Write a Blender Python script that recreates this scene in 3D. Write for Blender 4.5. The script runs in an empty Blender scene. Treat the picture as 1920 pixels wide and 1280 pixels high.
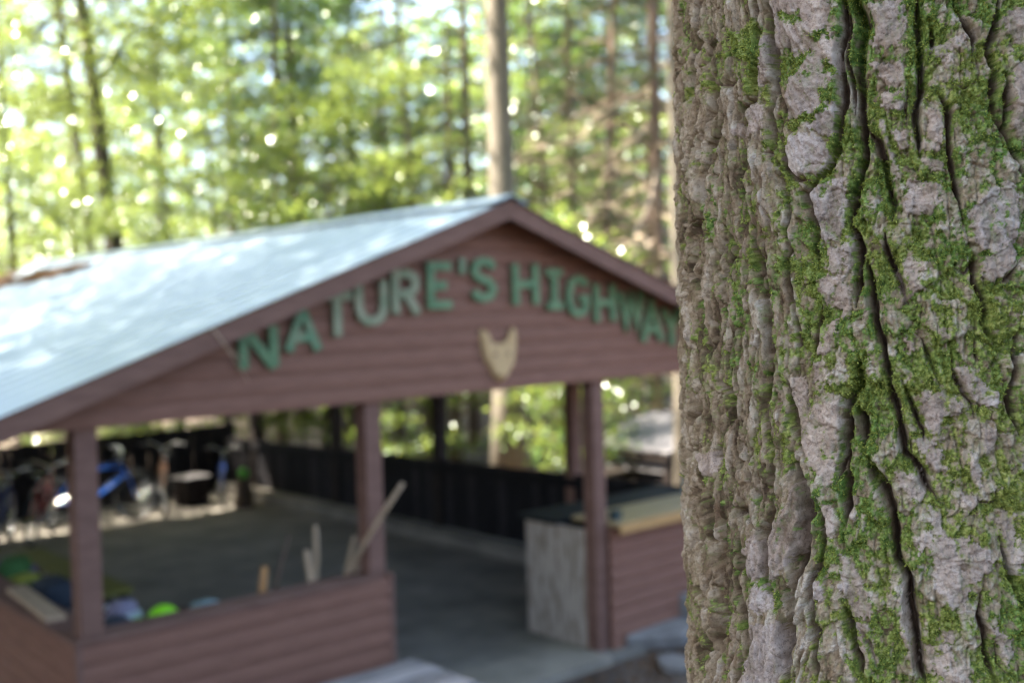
import bpy, math, random
import numpy as np
from mathutils import Vector, Matrix

random.seed(7)
rng = np.random.default_rng(11)
sc = bpy.context.scene
COL = sc.collection

# ------------------------------------------------------------------ camera
CAM = np.array([-2.281, -6.4326, 2.9487])
AR = np.array([0.7481018, -0.66301842, -0.02739108])
AU = np.array([0.04239148, 0.0065568, 0.99907956])
AF = np.array([0.66222856, 0.74857436, -0.03301148])
FPX = 2054.19
cam = bpy.data.cameras.new('camera')
camo = bpy.data.objects.new('camera', cam)
COL.objects.link(camo)
M = Matrix.Identity(4)
for i in range(3):
    M[i][0], M[i][1], M[i][2], M[i][3] = AR[i], AU[i], -AF[i], CAM[i]
camo.matrix_world = M
cam.sensor_width = 36.0
cam.lens = FPX / 1920 * 36.0
cam.clip_start = 0.05
cam.clip_end = 600
cam.dof.use_dof = True
cam.dof.focus_distance = 0.945
cam.dof.aperture_fstop = 4.2
sc.camera = camo

# ------------------------------------------------------------------ sky, sun, exposure
SUN_EL = math.radians(58)
SUN_D = np.array([-0.80, 0.60])            # horizontal direction towards the sun
SUN_D = SUN_D / np.linalg.norm(SUN_D)
SUNV = np.array([SUN_D[0] * math.cos(SUN_EL), SUN_D[1] * math.cos(SUN_EL), math.sin(SUN_EL)])
world = bpy.data.worlds.new('World')
sc.world = world
world.use_nodes = True
wn = world.node_tree.nodes
sky = wn.new('ShaderNodeTexSky')
sky.sky_type = 'NISHITA'
sky.sun_disc = False
sky.sun_elevation = SUN_EL
sky.sun_rotation = math.atan2(SUN_D[0], SUN_D[1])
sky.air_density = 1.0
sky.dust_density = 3.0
wn['Background'].inputs['Strength'].default_value = 0.10
world.node_tree.links.new(sky.outputs[0], wn['Background'].inputs[0])
sun = bpy.data.lights.new('sun', 'SUN')
sun.energy = 5.0
sun.angle = math.radians(0.8)
sun.color = (1.0, 0.92, 0.78)
suno = bpy.data.objects.new('sun', sun)
COL.objects.link(suno)
suno.rotation_euler = Vector(-SUNV).to_track_quat('-Z', 'Y').to_euler()
sc.view_settings.view_transform = 'Standard'
sc.view_settings.look = 'None'
sc.view_settings.exposure = 3.3
sc.view_settings.gamma = 1.0
sc.view_settings.use_curve_mapping = False
cy = sc.cycles
cy.max_bounces = 7
cy.diffuse_bounces = 4
cy.glossy_bounces = 2
cy.transmission_bounces = 4
cy.transparent_max_bounces = 4
cy.caustics_reflective = False
cy.caustics_refractive = False
cy.sample_clamp_indirect = 6.0
cy.use_denoising = True
try:
    cy.denoiser = 'OPENIMAGEDENOISE'
    cy.denoising_input_passes = 'RGB_ALBEDO_NORMAL'
except Exception:
    pass
cy.filter_width = 1.2
cy.use_adaptive_sampling = True
cy.adaptive_threshold = 0.01

# ------------------------------------------------------------------ helpers
def ray(px, py):
    return AF * FPX + AR * (px - 960) - AU * (py - 640)
def hit(px, py, ax, v):
    d = ray(px, py)
    return CAM + d * ((v - CAM[ax]) / d[ax])
def at(px, py, depth):
    return CAM + ray(px, py) / FPX * depth

class Acc:
    """collects polygons; build() links them as one mesh object"""
    def __init__(self):
        self.v = []; self.f = []; self.n = 0
    def add(self, verts, faces):
        self.v.append(np.asarray(verts, float).reshape(-1, 3))
        self.f.append([tuple(i + self.n for i in f) for f in faces])
        self.n += len(self.v[-1])
        return self
    def box(self, x0, x1, y0, y1, z0, z1):
        return self.hexa([(x0, y0, z0), (x1, y0, z0), (x1, y1, z0), (x0, y1, z0), (x0, y0, z1), (x1, y0, z1), (x1, y1, z1), (x0, y1, z1)])
    def hexa(self, p):
        return self.add(p, [(3, 2, 1, 0), (4, 5, 6, 7), (0, 1, 5, 4), (1, 2, 6, 5), (2, 3, 7, 6), (3, 0, 4, 7)])
    def tube(self, pts, rad, n=8, cap=True):
        pts = np.asarray(pts, float)
        rad = np.broadcast_to(np.asarray(rad, float), (len(pts),))
        t = np.gradient(pts, axis=0)
        t /= np.linalg.norm(t, axis=1)[:, None] + 1e-12
        ref = np.array([0, 0, 1.0]) if abs(t[0][2]) < 0.9 else np.array([1.0, 0, 0])
        vs = []
        u = np.cross(t[0], ref); u /= np.linalg.norm(u)
        ang = np.arange(n) * 2 * math.pi / n
        for i in range(len(pts)):
            u = u - t[i] * (u @ t[i]); u /= np.linalg.norm(u)
            w = np.cross(t[i], u)
            vs.append(pts[i] + rad[i] * (np.cos(ang)[:, None] * u + np.sin(ang)[:, None] * w))
        fs = []
        for i in range(len(pts) - 1):
            for k in range(n):
                k2 = (k + 1) % n
                fs.append((i * n + k, i * n + k2, (i + 1) * n + k2, (i + 1) * n + k))
        if cap:
            fs.append(tuple(range(n))[::-1]); fs.append(tuple((len(pts) - 1) * n + k for k in range(n)))
        return self.add(np.concatenate(vs), fs)
    def ring(self, R, r, n=28, m=6, axis='y', c=(0, 0, 0)):
        vs = []; fs = []
        for i in range(n):
            a = 2 * math.pi * i / n
            for k in range(m):
                b = 2 * math.pi * k / m
                q = (R + r * math.cos(b))
                vs.append((c[0] + q * math.cos(a), c[1] + r * math.sin(b), c[2] + q * math.sin(a)))
        for i in range(n):
            for k in range(m):
                fs.append((i * m + k, i * m + (k + 1) % m, ((i + 1) % n) * m + (k + 1) % m, ((i + 1) % n) * m + k))
        return self.add(vs, fs)
    def mesh(self, name, smooth=False):
        me = bpy.data.meshes.new(name)
        me.from_pydata(np.concatenate(self.v).tolist(), [], [f for g in self.f for f in g])
        if smooth:
            me.polygons.foreach_set('use_smooth', [True] * len(me.polygons))
        me.update()
        return me
    def build(self, name, mat, parent=None, smooth=False):
        me = self.mesh(name, smooth)
        me.materials.append(mat)
        return link(name, me, parent)

def link(name, me, parent=None):
    o = bpy.data.objects.new(name, me)
    COL.objects.link(o)
    o.parent = parent
    return o
def empty(name, loc=(0, 0, 0), rz=0.0):
    o = bpy.data.objects.new(name, None)
    COL.objects.link(o)
    o.location = loc
    o.rotation_euler = (0, 0, rz)
    o.empty_display_size = 0.1
    return o
def tag(o, label, cat, group=None, kind=None):
    o['label'] = label
    o['category'] = cat
    if group: o['group'] = group
    if kind: o['kind'] = kind
    return o
def quads_mesh(name, verts, quads, mat, smooth=False):
    """fast numpy quad mesh"""
    verts = np.ascontiguousarray(verts, np.float32); quads = np.ascontiguousarray(quads, np.int32)
    me = bpy.data.meshes.new(name)
    me.vertices.add(len(verts)); me.vertices.foreach_set('co', verts.ravel())
    me.loops.add(quads.size); me.loops.foreach_set('vertex_index', quads.ravel())
    me.polygons.add(len(quads))
    me.polygons.foreach_set('loop_start', np.arange(0, quads.size, 4, dtype=np.int32))
    try:
        me.polygons.foreach_set('loop_total', np.full(len(quads), 4, np.int32))
    except Exception:
        pass
    if smooth:
        me.polygons.foreach_set('use_smooth', np.ones(len(quads), bool))
    me.update(calc_edges=True)
    me.materials.append(mat)
    return me

# ------------------------------------------------------------------ materials
def new_mat(name):
    m = bpy.data.materials.new(name)
    m.use_nodes = True
    return m, m.node_tree.nodes, m.node_tree.links
def surf(name, ca, cb, scale=8.0, rough=0.7, bump=0.15, stretch=(1, 1, 1), metallic=0.0, detail=6, spec=0.4, bscale=None, coord='Object', ramp=(0.35, 0.68)):
    m, n, l = new_mat(name)
    b = n['Principled BSDF']
    tc = n.new('ShaderNodeTexCoord'); mp = n.new('ShaderNodeMapping')
    mp.inputs['Scale'].default_value = stretch
    l.new(tc.outputs[coord], mp.inputs[0])
    t = n.new('ShaderNodeTexNoise'); t.inputs['Scale'].default_value = scale; t.inputs['Detail'].default_value = detail; t.inputs['Roughness'].default_value = 0.62
    l.new(mp.outputs[0], t.inputs['Vector'])
    r = n.new('ShaderNodeValToRGB')
    r.color_ramp.elements[0].position = ramp[0]; r.color_ramp.elements[0].color = (*ca, 1)
    r.color_ramp.elements[1].position = ramp[1]; r.color_ramp.elements[1].color = (*cb, 1)
    l.new(t.outputs[0], r.inputs[0]); l.new(r.outputs[0], b.inputs['Base Color'])
    b.inputs['Roughness'].default_value = rough
    b.inputs['Metallic'].default_value = metallic
    b.inputs['Specular IOR Level'].default_value = spec
    if bump:
        t2 = n.new('ShaderNodeTexNoise'); t2.inputs['Scale'].default_value = bscale or scale * 4; t2.inputs['Detail'].default_value = 5
        l.new(mp.outputs[0], t2.inputs['Vector'])
        bp = n.new('ShaderNodeBump'); bp.inputs['Strength'].default_value = bump; bp.inputs['Distance'].default_value = 0.02
        l.new(t2.outputs[0], bp.inputs['Height']); l.new(bp.outputs[0], b.inputs['Normal'])
    return m
def leaf_mat(name, dark, light, trans, tmix=0.5, gloss=0.11, rough=0.24):
    m, n, l = new_mat(name)
    n.remove(n['Principled BSDF'])
    out = n['Material Output']
    g = n.new('ShaderNodeNewGeometry')
    def ramp(c0, c1):
        r = n.new('ShaderNodeValToRGB')
        r.color_ramp.elements[0].color = (*c0, 1); r.color_ramp.elements[1].color = (*c1, 1)
        l.new(g.outputs['Random Per Island'], r.inputs[0]); return r
    rd = ramp(dark, light); rt = ramp(tuple(x * 0.6 for x in trans), trans)
    d = n.new('ShaderNodeBsdfDiffuse'); l.new(rd.outputs[0], d.inputs[0])
    t = n.new('ShaderNodeBsdfTranslucent'); l.new(rt.outputs[0], t.inputs[0])
    mx = n.new('ShaderNodeMixShader'); mx.inputs[0].default_value = tmix
    l.new(d.outputs[0], mx.inputs[1]); l.new(t.outputs[0], mx.inputs[2])
    gl = n.new('ShaderNodeBsdfGlossy'); gl.inputs['Roughness'].default_value = rough; gl.inputs[0].default_value = (0.8, 0.85, 0.8, 1)
    mx2 = n.new('ShaderNodeMixShader'); mx2.inputs[0].default_value = gloss
    l.new(mx.outputs[0], mx2.inputs[1]); l.new(gl.outputs[0], mx2.inputs[2])
    l.new(mx2.outputs[0], out.inputs[0])
    return m

MAT = {}
MAT['siding'] = surf('brown_paint', (0.160, 0.073, 0.049), (0.255, 0.123, 0.085), 4, 0.85, 0.12, (1.2, 1.2, 9), bscale=30, ramp=(0.22, 0.82))
MAT['trim'] = surf('brown_trim_paint', (0.145, 0.075, 0.056), (0.200, 0.107, 0.081), 4, 0.85, 0.1, (1, 1, 4))
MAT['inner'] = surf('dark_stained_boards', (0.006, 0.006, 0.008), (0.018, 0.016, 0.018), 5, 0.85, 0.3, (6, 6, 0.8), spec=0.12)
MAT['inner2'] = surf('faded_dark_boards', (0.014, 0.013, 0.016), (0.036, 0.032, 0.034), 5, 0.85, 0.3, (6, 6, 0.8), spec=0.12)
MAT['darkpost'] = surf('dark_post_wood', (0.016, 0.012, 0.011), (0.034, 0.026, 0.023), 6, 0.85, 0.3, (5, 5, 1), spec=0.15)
MAT['metal'] = surf('galvanised_roof', (0.27, 0.335, 0.385), (0.35, 0.415, 0.465), 2.2, 0.38, 0.05, (1, 0.4, 1), metallic=0.5, spec=0.6)
MAT['concrete'] = surf('grey_concrete', (0.115, 0.103, 0.088), (0.24, 0.215, 0.18), 1.6, 0.85, 0.25, bscale=40)
MAT['concrete_edge'] = surf('pale_concrete', (0.20, 0.175, 0.14), (0.29, 0.255, 0.205), 3, 0.85, 0.2, bscale=40)
MAT['plywood'] = surf('tan_plywood', (0.34, 0.24, 0.12), (0.46, 0.33, 0.17), 5, 0.5, 0.08, (1, 5, 5))
MAT['plyedge'] = surf('orange_plywood_edge', (0.40, 0.22, 0.08), (0.50, 0.30, 0.12), 5, 0.55, 0.08, (1, 5, 5))
MAT['panel'] = surf('weathered_panel', (0.18, 0.138, 0.10), (0.42, 0.35, 0.295), 7, 0.85, 0.25, (2.0, 2.0, 0.6), ramp=(0.36, 0.52), detail=8)
MAT['blacktop'] = surf('black_counter', (0.008, 0.010, 0.012), (0.016, 0.018, 0.02), 4, 0.7, 0.05, spec=0.15)
MAT['greywood'] = surf('weathered_grey_planks', (0.22, 0.20, 0.21), (0.38, 0.36, 0.37), 4, 0.75, 0.3, (1.2, 10, 6))
MAT['greywood2'] = surf('weathered_dark_planks', (0.13, 0.12, 0.125), (0.25, 0.235, 0.24), 4, 0.75, 0.3, (1.2, 10, 6))
MAT['palewood'] = surf('pale_split_wood', (0.36, 0.25, 0.16), (0.52, 0.38, 0.26), 8, 0.75, 0.25, (5, 5, 1))
MAT['orangewood'] = surf('orange_wood', (0.36, 0.17, 0.06), (0.48, 0.25, 0.10), 8, 0.7, 0.2, (5, 5, 1))
MAT['brownwood'] = surf('brown_branch', (0.07, 0.045, 0.03), (0.15, 0.10, 0.07), 12, 0.85, 0.4, (3, 3, 1))
MAT['plaque'] = surf('carved_pale_wood', (0.42, 0.26, 0.12), (0.58, 0.40, 0.20), 9, 0.6, 0.2, (4, 4, 1))
MAT['green'] = surf('green_letter_paint', (0.055, 0.140, 0.060), (0.15, 0.235, 0.115), 14, 0.55, 0.15)
MAT['faded'] = surf('faded_letter_paint', (0.15, 0.20, 0.11), (0.30, 0.29, 0.19), 10, 0.65, 0.15)
MAT['half'] = surf('worn_letter_paint', (0.05, 0.17, 0.08), (0.22, 0.25, 0.15), 9, 0.6, 0.15)
MAT['stone'] = surf('flat_field_stone', (0.13, 0.12, 0.115), (0.26, 0.245, 0.235), 5, 0.8, 0.4)
MAT['shedwood'] = surf('grey_shed_boards', (0.10, 0.095, 0.10), (0.18, 0.17, 0.18), 4, 0.8, 0.3, (6, 1, 1))
MAT['log'] = surf('stacked_log_bark', (0.03, 0.022, 0.018), (0.10, 0.075, 0.06), 9, 0.85, 0.5)
MAT['litter'] = leaf_mat('dry_leaf_litter', (0.06, 0.035, 0.02), (0.24, 0.14, 0.08), (0.10, 0.06, 0.03), 0.2, 0.02)
MAT['bark_dark'] = surf('dark_forest_bark', (0.035, 0.027, 0.021), (0.085, 0.066, 0.052), 7, 0.9, 0.8, (3, 3, 0.7))
MAT['bark_pale'] = surf('pale_smooth_bark', (0.105, 0.088, 0.066), (0.165, 0.14, 0.108), 3.5, 0.85, 0.4, (2, 2, 0.6))
MAT['bark_red'] = surf('reddish_conifer_bark', (0.11, 0.075, 0.055), (0.20, 0.14, 0.105), 8, 0.9, 0.8, (3, 3, 0.7))
MAT['dead'] = surf('dead_branch_wood', (0.34, 0.26, 0.19), (0.50, 0.40, 0.30), 9, 0.85, 0.3)
MAT['leaf'] = leaf_mat('beech_leaf', (0.045, 0.10, 0.014), (0.085, 0.17, 0.022), (0.38, 0.46, 0.085), 0.52)
MAT['leaf_deep'] = leaf_mat('maple_leaf', (0.03, 0.085, 0.02), (0.065, 0.135, 0.03), (0.26, 0.40, 0.06), 0.48, 0.13)
MAT['needle'] = leaf_mat('hemlock_needles', (0.022, 0.058, 0.028), (0.05, 0.095, 0.042), (0.06, 0.12, 0.03), 0.25, 0.08)
MAT['rubber'] = surf('tyre_rubber', (0.012, 0.012, 0.012), (0.02, 0.02, 0.02), 20, 0.8, 0.1)
MAT['chrome'] = surf('bike_metal', (0.45, 0.45, 0.46), (0.6, 0.6, 0.6), 10, 0.25, 0.0, metallic=0.95)
MAT['blackplastic'] = surf('black_plastic', (0.012, 0.012, 0.014), (0.022, 0.022, 0.025), 12, 0.5, 0.05)
def paint(name, c, rough=0.35):
    MAT[name] = surf(name, tuple(x * 0.85 for x in c), c, 6, rough, 0.03)
    return MAT[name]
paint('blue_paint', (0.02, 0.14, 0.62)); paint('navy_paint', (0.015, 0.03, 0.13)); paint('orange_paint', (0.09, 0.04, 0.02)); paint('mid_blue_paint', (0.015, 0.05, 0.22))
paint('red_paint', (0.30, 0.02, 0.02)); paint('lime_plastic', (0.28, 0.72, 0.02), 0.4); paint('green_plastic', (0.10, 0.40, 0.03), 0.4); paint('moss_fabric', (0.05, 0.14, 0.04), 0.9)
paint('white_plastic', (0.75, 0.75, 0.78), 0.4); paint('lilac_fabric', (0.20, 0.18, 0.25), 0.9); paint('dark_fabric', (0.022, 0.030, 0.045), 0.9)
paint('olive_paint', (0.13, 0.12, 0.02), 0.7); paint('yellow_fabric', (0.26, 0.27, 0.04), 0.9); paint('teal_plastic', (0.22, 0.31, 0.32), 0.5)
paint('purple_fabric', (0.16, 0.10, 0.24), 0.9); paint('dark_teal', (0.01, 0.035, 0.045), 0.5); paint('grey_bark_bike', (0.08, 0.08, 0.085), 0.4)
paint('tarnished_metal', (0.45, 0.50, 0.52), 0.3)

# ------------------------------------------------------------------ ground
def smooth(a, b, x):
    t = np.clip((x - a) / (b - a), 0, 1)
    return t * t * (3 - 2 * t)
def gz(x, y):
    x = np.asarray(x, float); y = np.asarray(y, float)
    d = np.clip(-y - 0.9, 0, 14)
    front = 0.25 * d
    back = 0.035 * np.clip(y - 12, 0, 60) + 0.03 * np.clip(x - 9, 0, 60)
    left = 0.0
    n = 0.05 * np.sin(x * 1.7 + 0.6 * y) * np.cos(y * 1.3 - 0.4 * x) + 0.02 * np.sin(5.1 * x + 2 * np.sin(3.3 * y))
    out = smooth(0.2, 1.5, np.maximum.reduce([-x - 0.3, x - 6.6, -y - 0.3, y - 10.8]))
    return -0.07 + front + back + left + n * out
gx = np.unique(np.concatenate([np.linspace(-160, -14, 30), np.linspace(-14, 24, 115), np.linspace(24, 170, 30)]))
gy = np.unique(np.concatenate([np.linspace(-160, -14, 30), np.linspace(-14, 30, 130), np.linspace(30, 170, 30)]))
GX, GY = np.meshgrid(gx, gy)
gv = np.stack([GX, GY, gz(GX, GY)], -1).reshape(-1, 3)
idx = np.arange(len(gv)).reshape(len(gy), len(gx))
gq = np.stack([idx[:-1, :-1], idx[:-1, 1:], idx[1:, 1:], idx[1:, :-1]], -1).reshape(-1, 4)
MAT['ground'] = surf('forest_floor', (0.045, 0.033, 0.026), (0.13, 0.095, 0.072), 2.4, 0.95, 0.6, bscale=30, detail=9)
g = link('ground', quads_mesh('ground', gv, gq, MAT['ground'], True))
g['kind'] = 'structure'

# ------------------------------------------------------------------ pavilion
PX, PZ, RM, RO = 3.1605, 3.7569, 0.358, 0.2995     # ridge x, ridge height, pitch, rake overhang
POSTX = [0.0, 2.0135, 4.2938, 6.19]
PW, HW, HG, YB = 0.1325, 1.0757, 2.30, 9.75
pav = empty('open_pavilion')
tag(pav, 'brown clapboard picnic pavilion with pale metal gable roof and green letters', 'pavilion')
def part(acc, name, mat, smooth_=False, parent=None):
    return acc.build(name, MAT[mat], parent or pav, smooth_)
floor = Acc().box(-0.12, 6.5, -0.15, 4.62, -0.16, 0.0).build('concrete_floor', MAT['concrete'])
floor['kind'] = 'structure'
fl2 = Acc().box(-0.12, 6.5, 4.63, 10.4, -0.16, -0.004).build('concrete_floor', MAT['concrete'])
fl2['kind'] = 'structure'
es = Acc().box(2.2, 4.29, -0.16, 0.42, -0.12, 0.006).build('entrance_slab', MAT['concrete_edge'])
es['kind'] = 'structure'
# posts
for x in POSTX:
    part(Acc().box(x, x + PW, 0.0, PW, 0.0, HG + 0.02 + 0.15), 'post', 'trim')
for k in range(1, 5):
    y = 2.24 + (k - 1) * 2.43
    part(Acc().box(6.19, 6.19 + PW, y - 0.07, y + 0.07, 0.0, 2.42), 'post', 'darkpost' if k > 1 else 'trim')
    if k > 0:
        part(Acc().box(0.0, PW, y - 0.07, y + 0.07, 0.0, 2.42), 'post', 'darkpost')
# clapboards: a wedge, thick at its lower edge
def clap(xa0, xa1, xb0, xb1, z0, z1, yf, along='x', lip=0.022, back=0.02):
    """front face at yf (looking to -y): lower edge proud by lip"""
    hgt = z1 - z0
    prof = [(yf + back, 0.0), (yf - lip * 0.85, 0.0), (yf - lip, 0.2), (yf - lip * 0.86, 0.62), (yf - 0.002, 1.0), (yf + back, 1.0)]
    A_, B_ = [], []
    for (yy, u) in prof:
        A_.append((xa0 + (xb0 - xa0) * u, yy, z0 + hgt * u)); B_.append((xa1 + (xb1 - xa1) * u, yy, z0 + hgt * u))
    n_ = len(prof)
    f = [(i, (i + 1) % n_, n_ + (i + 1) % n_, n_ + i) for i in range(n_)] + [tuple(range(n_))[::-1], tuple(range(n_, 2 * n_))]
    v = A_ + B_
    if along == 'y':
        v = [(b_, a_, c_) for a_, b_, c_ in v]
        f = [q[::-1] for q in f]
    return Acc().add(v, f)
EXPO = 0.12
for i in range(9):                                   # front half wall, left bay
    z1 = HW - 0.03 - i * EXPO
    part(clap(-0.02, 2.155, -0.02, 2.155, z1 - EXPO + 0.001, z1, -0.026), 'clapboard', 'siding')
for i in range(9):                                   # front half wall, right bay (counter)
    z1 = 1.045 - i * EXPO
    part(clap(4.43, 6.36, 4.43, 6.36, max(z1 - EXPO + 0.001, -0.05), z1, -0.026), 'clapboard', 'siding')
for i in range(9):                                   # left side half wall
    z1 = HW - 0.03 - i * EXPO
    part(clap(0.0, YB, 0.0, YB, z1 - EXPO + 0.001, z1, -0.026, 'y'), 'clapboard', 'siding')
part(Acc().box(-0.06, 2.015, -0.06, 0.16, HW - 0.028, HW), 'wall_cap', 'trim')
part(Acc().box(-0.061, 0.16, 0.162, YB, HW - 0.028, HW), 'wall_cap', 'trim')
part(Acc().box(-0.055, -0.021, -0.055, -0.021, -0.1, HW - 0.03), 'corner_board', 'trim')
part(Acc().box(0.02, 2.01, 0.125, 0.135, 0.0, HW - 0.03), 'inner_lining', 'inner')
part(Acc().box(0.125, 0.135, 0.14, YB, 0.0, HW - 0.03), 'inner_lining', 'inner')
part(Acc().box(2.147, 2.185, -0.049, PW + 0.01, 0.0, HW - 0.001), 'corner_board', 'trim')
# gable boards
def under(x): return PZ - 0.075 - RM * abs(x - PX)
zi = HG
while zi < 3.62:
    z1 = min(zi + EXPO, 3.66)
    h0 = (PZ - 0.07 - zi) / RM; h1 = max((PZ - 0.07 - z1) / RM, 0.02)
    h0, h1 = min(h0, 3.72), min(h1, 3.72)
    part(clap(PX - h0, PX + h0, PX - h1, PX + h1, zi + 0.001, z1, -0.026), 'clapboard', 'siding')
    zi += EXPO
part(Acc().box(PX - 3.6, PX + 3.6, 0.0, 0.12, HG + 0.012, HG + 0.16), 'gable_beam', 'trim')
# roof: two pitched decks with ribs, fascias, ridge cap
HALF = 3.86
def rx(s, d): return PX + s * d
for s in (-1, 1):
    y0, y1 = -RO, YB + 0.28
    a = Acc()
    zt0, zt1 = PZ - 0.016, PZ - 0.016 - RM * HALF
    a.hexa([(rx(s, 0), y0 + 0.03, zt0 - 0.05), (rx(s, HALF), y0 + 0.03, zt1 - 0.05), (rx(s, HALF), y1, zt1 - 0.05), (rx(s, 0), y1, zt0 - 0.05),
            (rx(s, 0), y0 + 0.03, zt0 - 0.02), (rx(s, HALF), y0 + 0.03, zt1 - 0.02), (rx(s, HALF), y1, zt1 - 0.02), (rx(s, 0), y1, zt0 - 0.02)])
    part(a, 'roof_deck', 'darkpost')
    npan = 11
    for k in range(npan):                            # separate metal sheets, ribs running down the slope
        ya = y0 - 0.025 + (y1 - y0 + 0.05) * k / npan; yb = y0 - 0.025 + (y1 - y0 + 0.05) * (k + 1) / npan
        prof = []
        w = (yb - ya) / 4
        for q in range(4):
            b = ya + q * w
            prof += [(b, 0.0), (b + 0.35 * w, 0.0), (b + 0.42 * w, 0.011), (b + 0.58 * w, 0.011), (b + 0.65 * w, 0.0)]
        prof.append((yb + 0.01, 0.0015))
        v = []; f = []
        n = len(prof); off = 0.0
        for (d, zz) in ((0.0, PZ), (HALF + 0.05, PZ - RM * (HALF + 0.05))):
            v += [(rx(s, d), yy, zz + h - 0.016 + 0.002 * (k % 2)) for yy, h in prof]
        for (d, zz) in ((0.0, PZ), (HALF + 0.05, PZ - RM * (HALF + 0.05))):
            v += [(rx(s, d), yy, zz + h - 0.019 + 0.002 * (k % 2)) for yy, h in prof]
        for q in range(n - 1):
            f.append((q, q + 1, n + q + 1, n + q)); f.append((2 * n + q + 1, 2 * n + q, 3 * n + q, 3 * n + q + 1))
        f += [tuple(list(range(n)) + [2 * n + q for q in range(n)][::-1]), tuple([n + q for q in range(n)] + [3 * n + q for q in range(n)][::-1])]
        part(Acc().add(v, f), 'roof_sheet', 'metal')
    for (ya, yb) in ((-RO - 0.005, -RO + 0.03), (YB + 0.25, YB + 0.285)):
        t = 0.142
        part(Acc().hexa([(rx(s, 0), ya, PZ - t - 0.02), (rx(s, HALF), ya, PZ - t - 0.02 - RM * HALF), (rx(s, HALF), yb, PZ - t - 0.02 - RM * HALF), (rx(s, 0), yb, PZ - t - 0.02),
                         (rx(s, 0), ya, PZ - 0.021), (rx(s, HALF), ya, PZ - 0.021 - RM * HALF), (rx(s, HALF), yb, PZ - 0.021 - RM * HALF), (rx(s, 0), yb, PZ - 0.021)]), 'rake_board', 'trim')
    part(Acc().box(*sorted((rx(s, HALF + 0.002), rx(s, HALF + 0.03))), -RO, YB + 0.28, PZ - RM * HALF - 0.17, PZ - RM * HALF - 0.05), 'eave_board', 'trim')
    part(Acc().hexa([(rx(s, 0), -RO - 0.03, PZ + 0.010), (rx(s, 0.16), -RO - 0.03, PZ + 0.010 - RM * 0.16), (rx(s, 0.16), YB + 0.3, PZ + 0.010 - RM * 0.16), (rx(s, 0), YB + 0.3, PZ + 0.010),
                     (rx(s, 0), -RO - 0.03, PZ + 0.016), (rx(s, 0.16), -RO - 0.03, PZ + 0.016 - RM * 0.16), (rx(s, 0.16), YB + 0.3, PZ + 0.016 - RM * 0.16), (rx(s, 0), YB + 0.3, PZ + 0.016)]), 'ridge_cap', 'metal')
    xs = sorted((rx(s, HALF - 0.85), rx(s, HALF - 0.97)))
    part(Acc().box(xs[0], xs[1], 0.1, YB, 2.32, 2.44), 'side_beam', 'darkpost')
# right side half wall of dark upright boards, slightly uneven
def wtop(y): return 1.075 - 0.0225 * (y - 1.5)
y = 0.15
while y < 10.45:
    w = 0.145
    t = wtop(y) + random.uniform(-0.008, 0.008)
    xo = 6.20 + random.uniform(0, 0.012)
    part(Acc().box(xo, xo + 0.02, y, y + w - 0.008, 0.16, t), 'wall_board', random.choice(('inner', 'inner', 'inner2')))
    y += w
part(Acc().hexa([(6.17, 0.14, wtop(0) - 0.14), (6.198, 0.14, wtop(0) - 0.14), (6.198, 10.4, wtop(10.4) - 0.14), (6.17, 10.4, wtop(10.4) - 0.14),
                 (6.17, 0.14, wtop(0) - 0.05), (6.198, 0.14, wtop(0) - 0.05), (6.198, 10.4, wtop(10.4) - 0.05), (6.17, 10.4, wtop(10.4) - 0.05)]), 'wall_rail', 'inner')
part(Acc().box(5.98, 6.42, 0.95, 10.4, 0.002, 0.15), 'wall_sill', 'concrete')

# back fence behind the roof
fen = empty('board_fence', (0, 10.5, 0))
tag(fen, 'dark upright board fence closing the back of the pavilion behind the bikes', 'fence')
x = -3.5
while x < 6.35:
    w = 0.15
    t = 1.08 + random.uniform(-0.012, 0.012)
    yo = random.uniform(0, 0.012)
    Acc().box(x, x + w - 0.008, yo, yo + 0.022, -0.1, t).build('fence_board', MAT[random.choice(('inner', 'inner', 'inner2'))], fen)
    x += w
Acc().box(-3.5, 6.35, 0.036, 0.09, 0.75, 0.84).build('fence_rail', MAT['inner'], fen)
Acc().box(-3.5, 6.35, 0.036, 0.09, 0.2, 0.29).build('fence_rail', MAT['inner'], fen)
for xx in (-3.4, -1.0, 1.4, 3.8, 6.2):
    Acc().box(xx, xx + 0.1, 0.092, 0.19, -0.2, 1.05).build('fence_post', MAT['darkpost'], fen)

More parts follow.
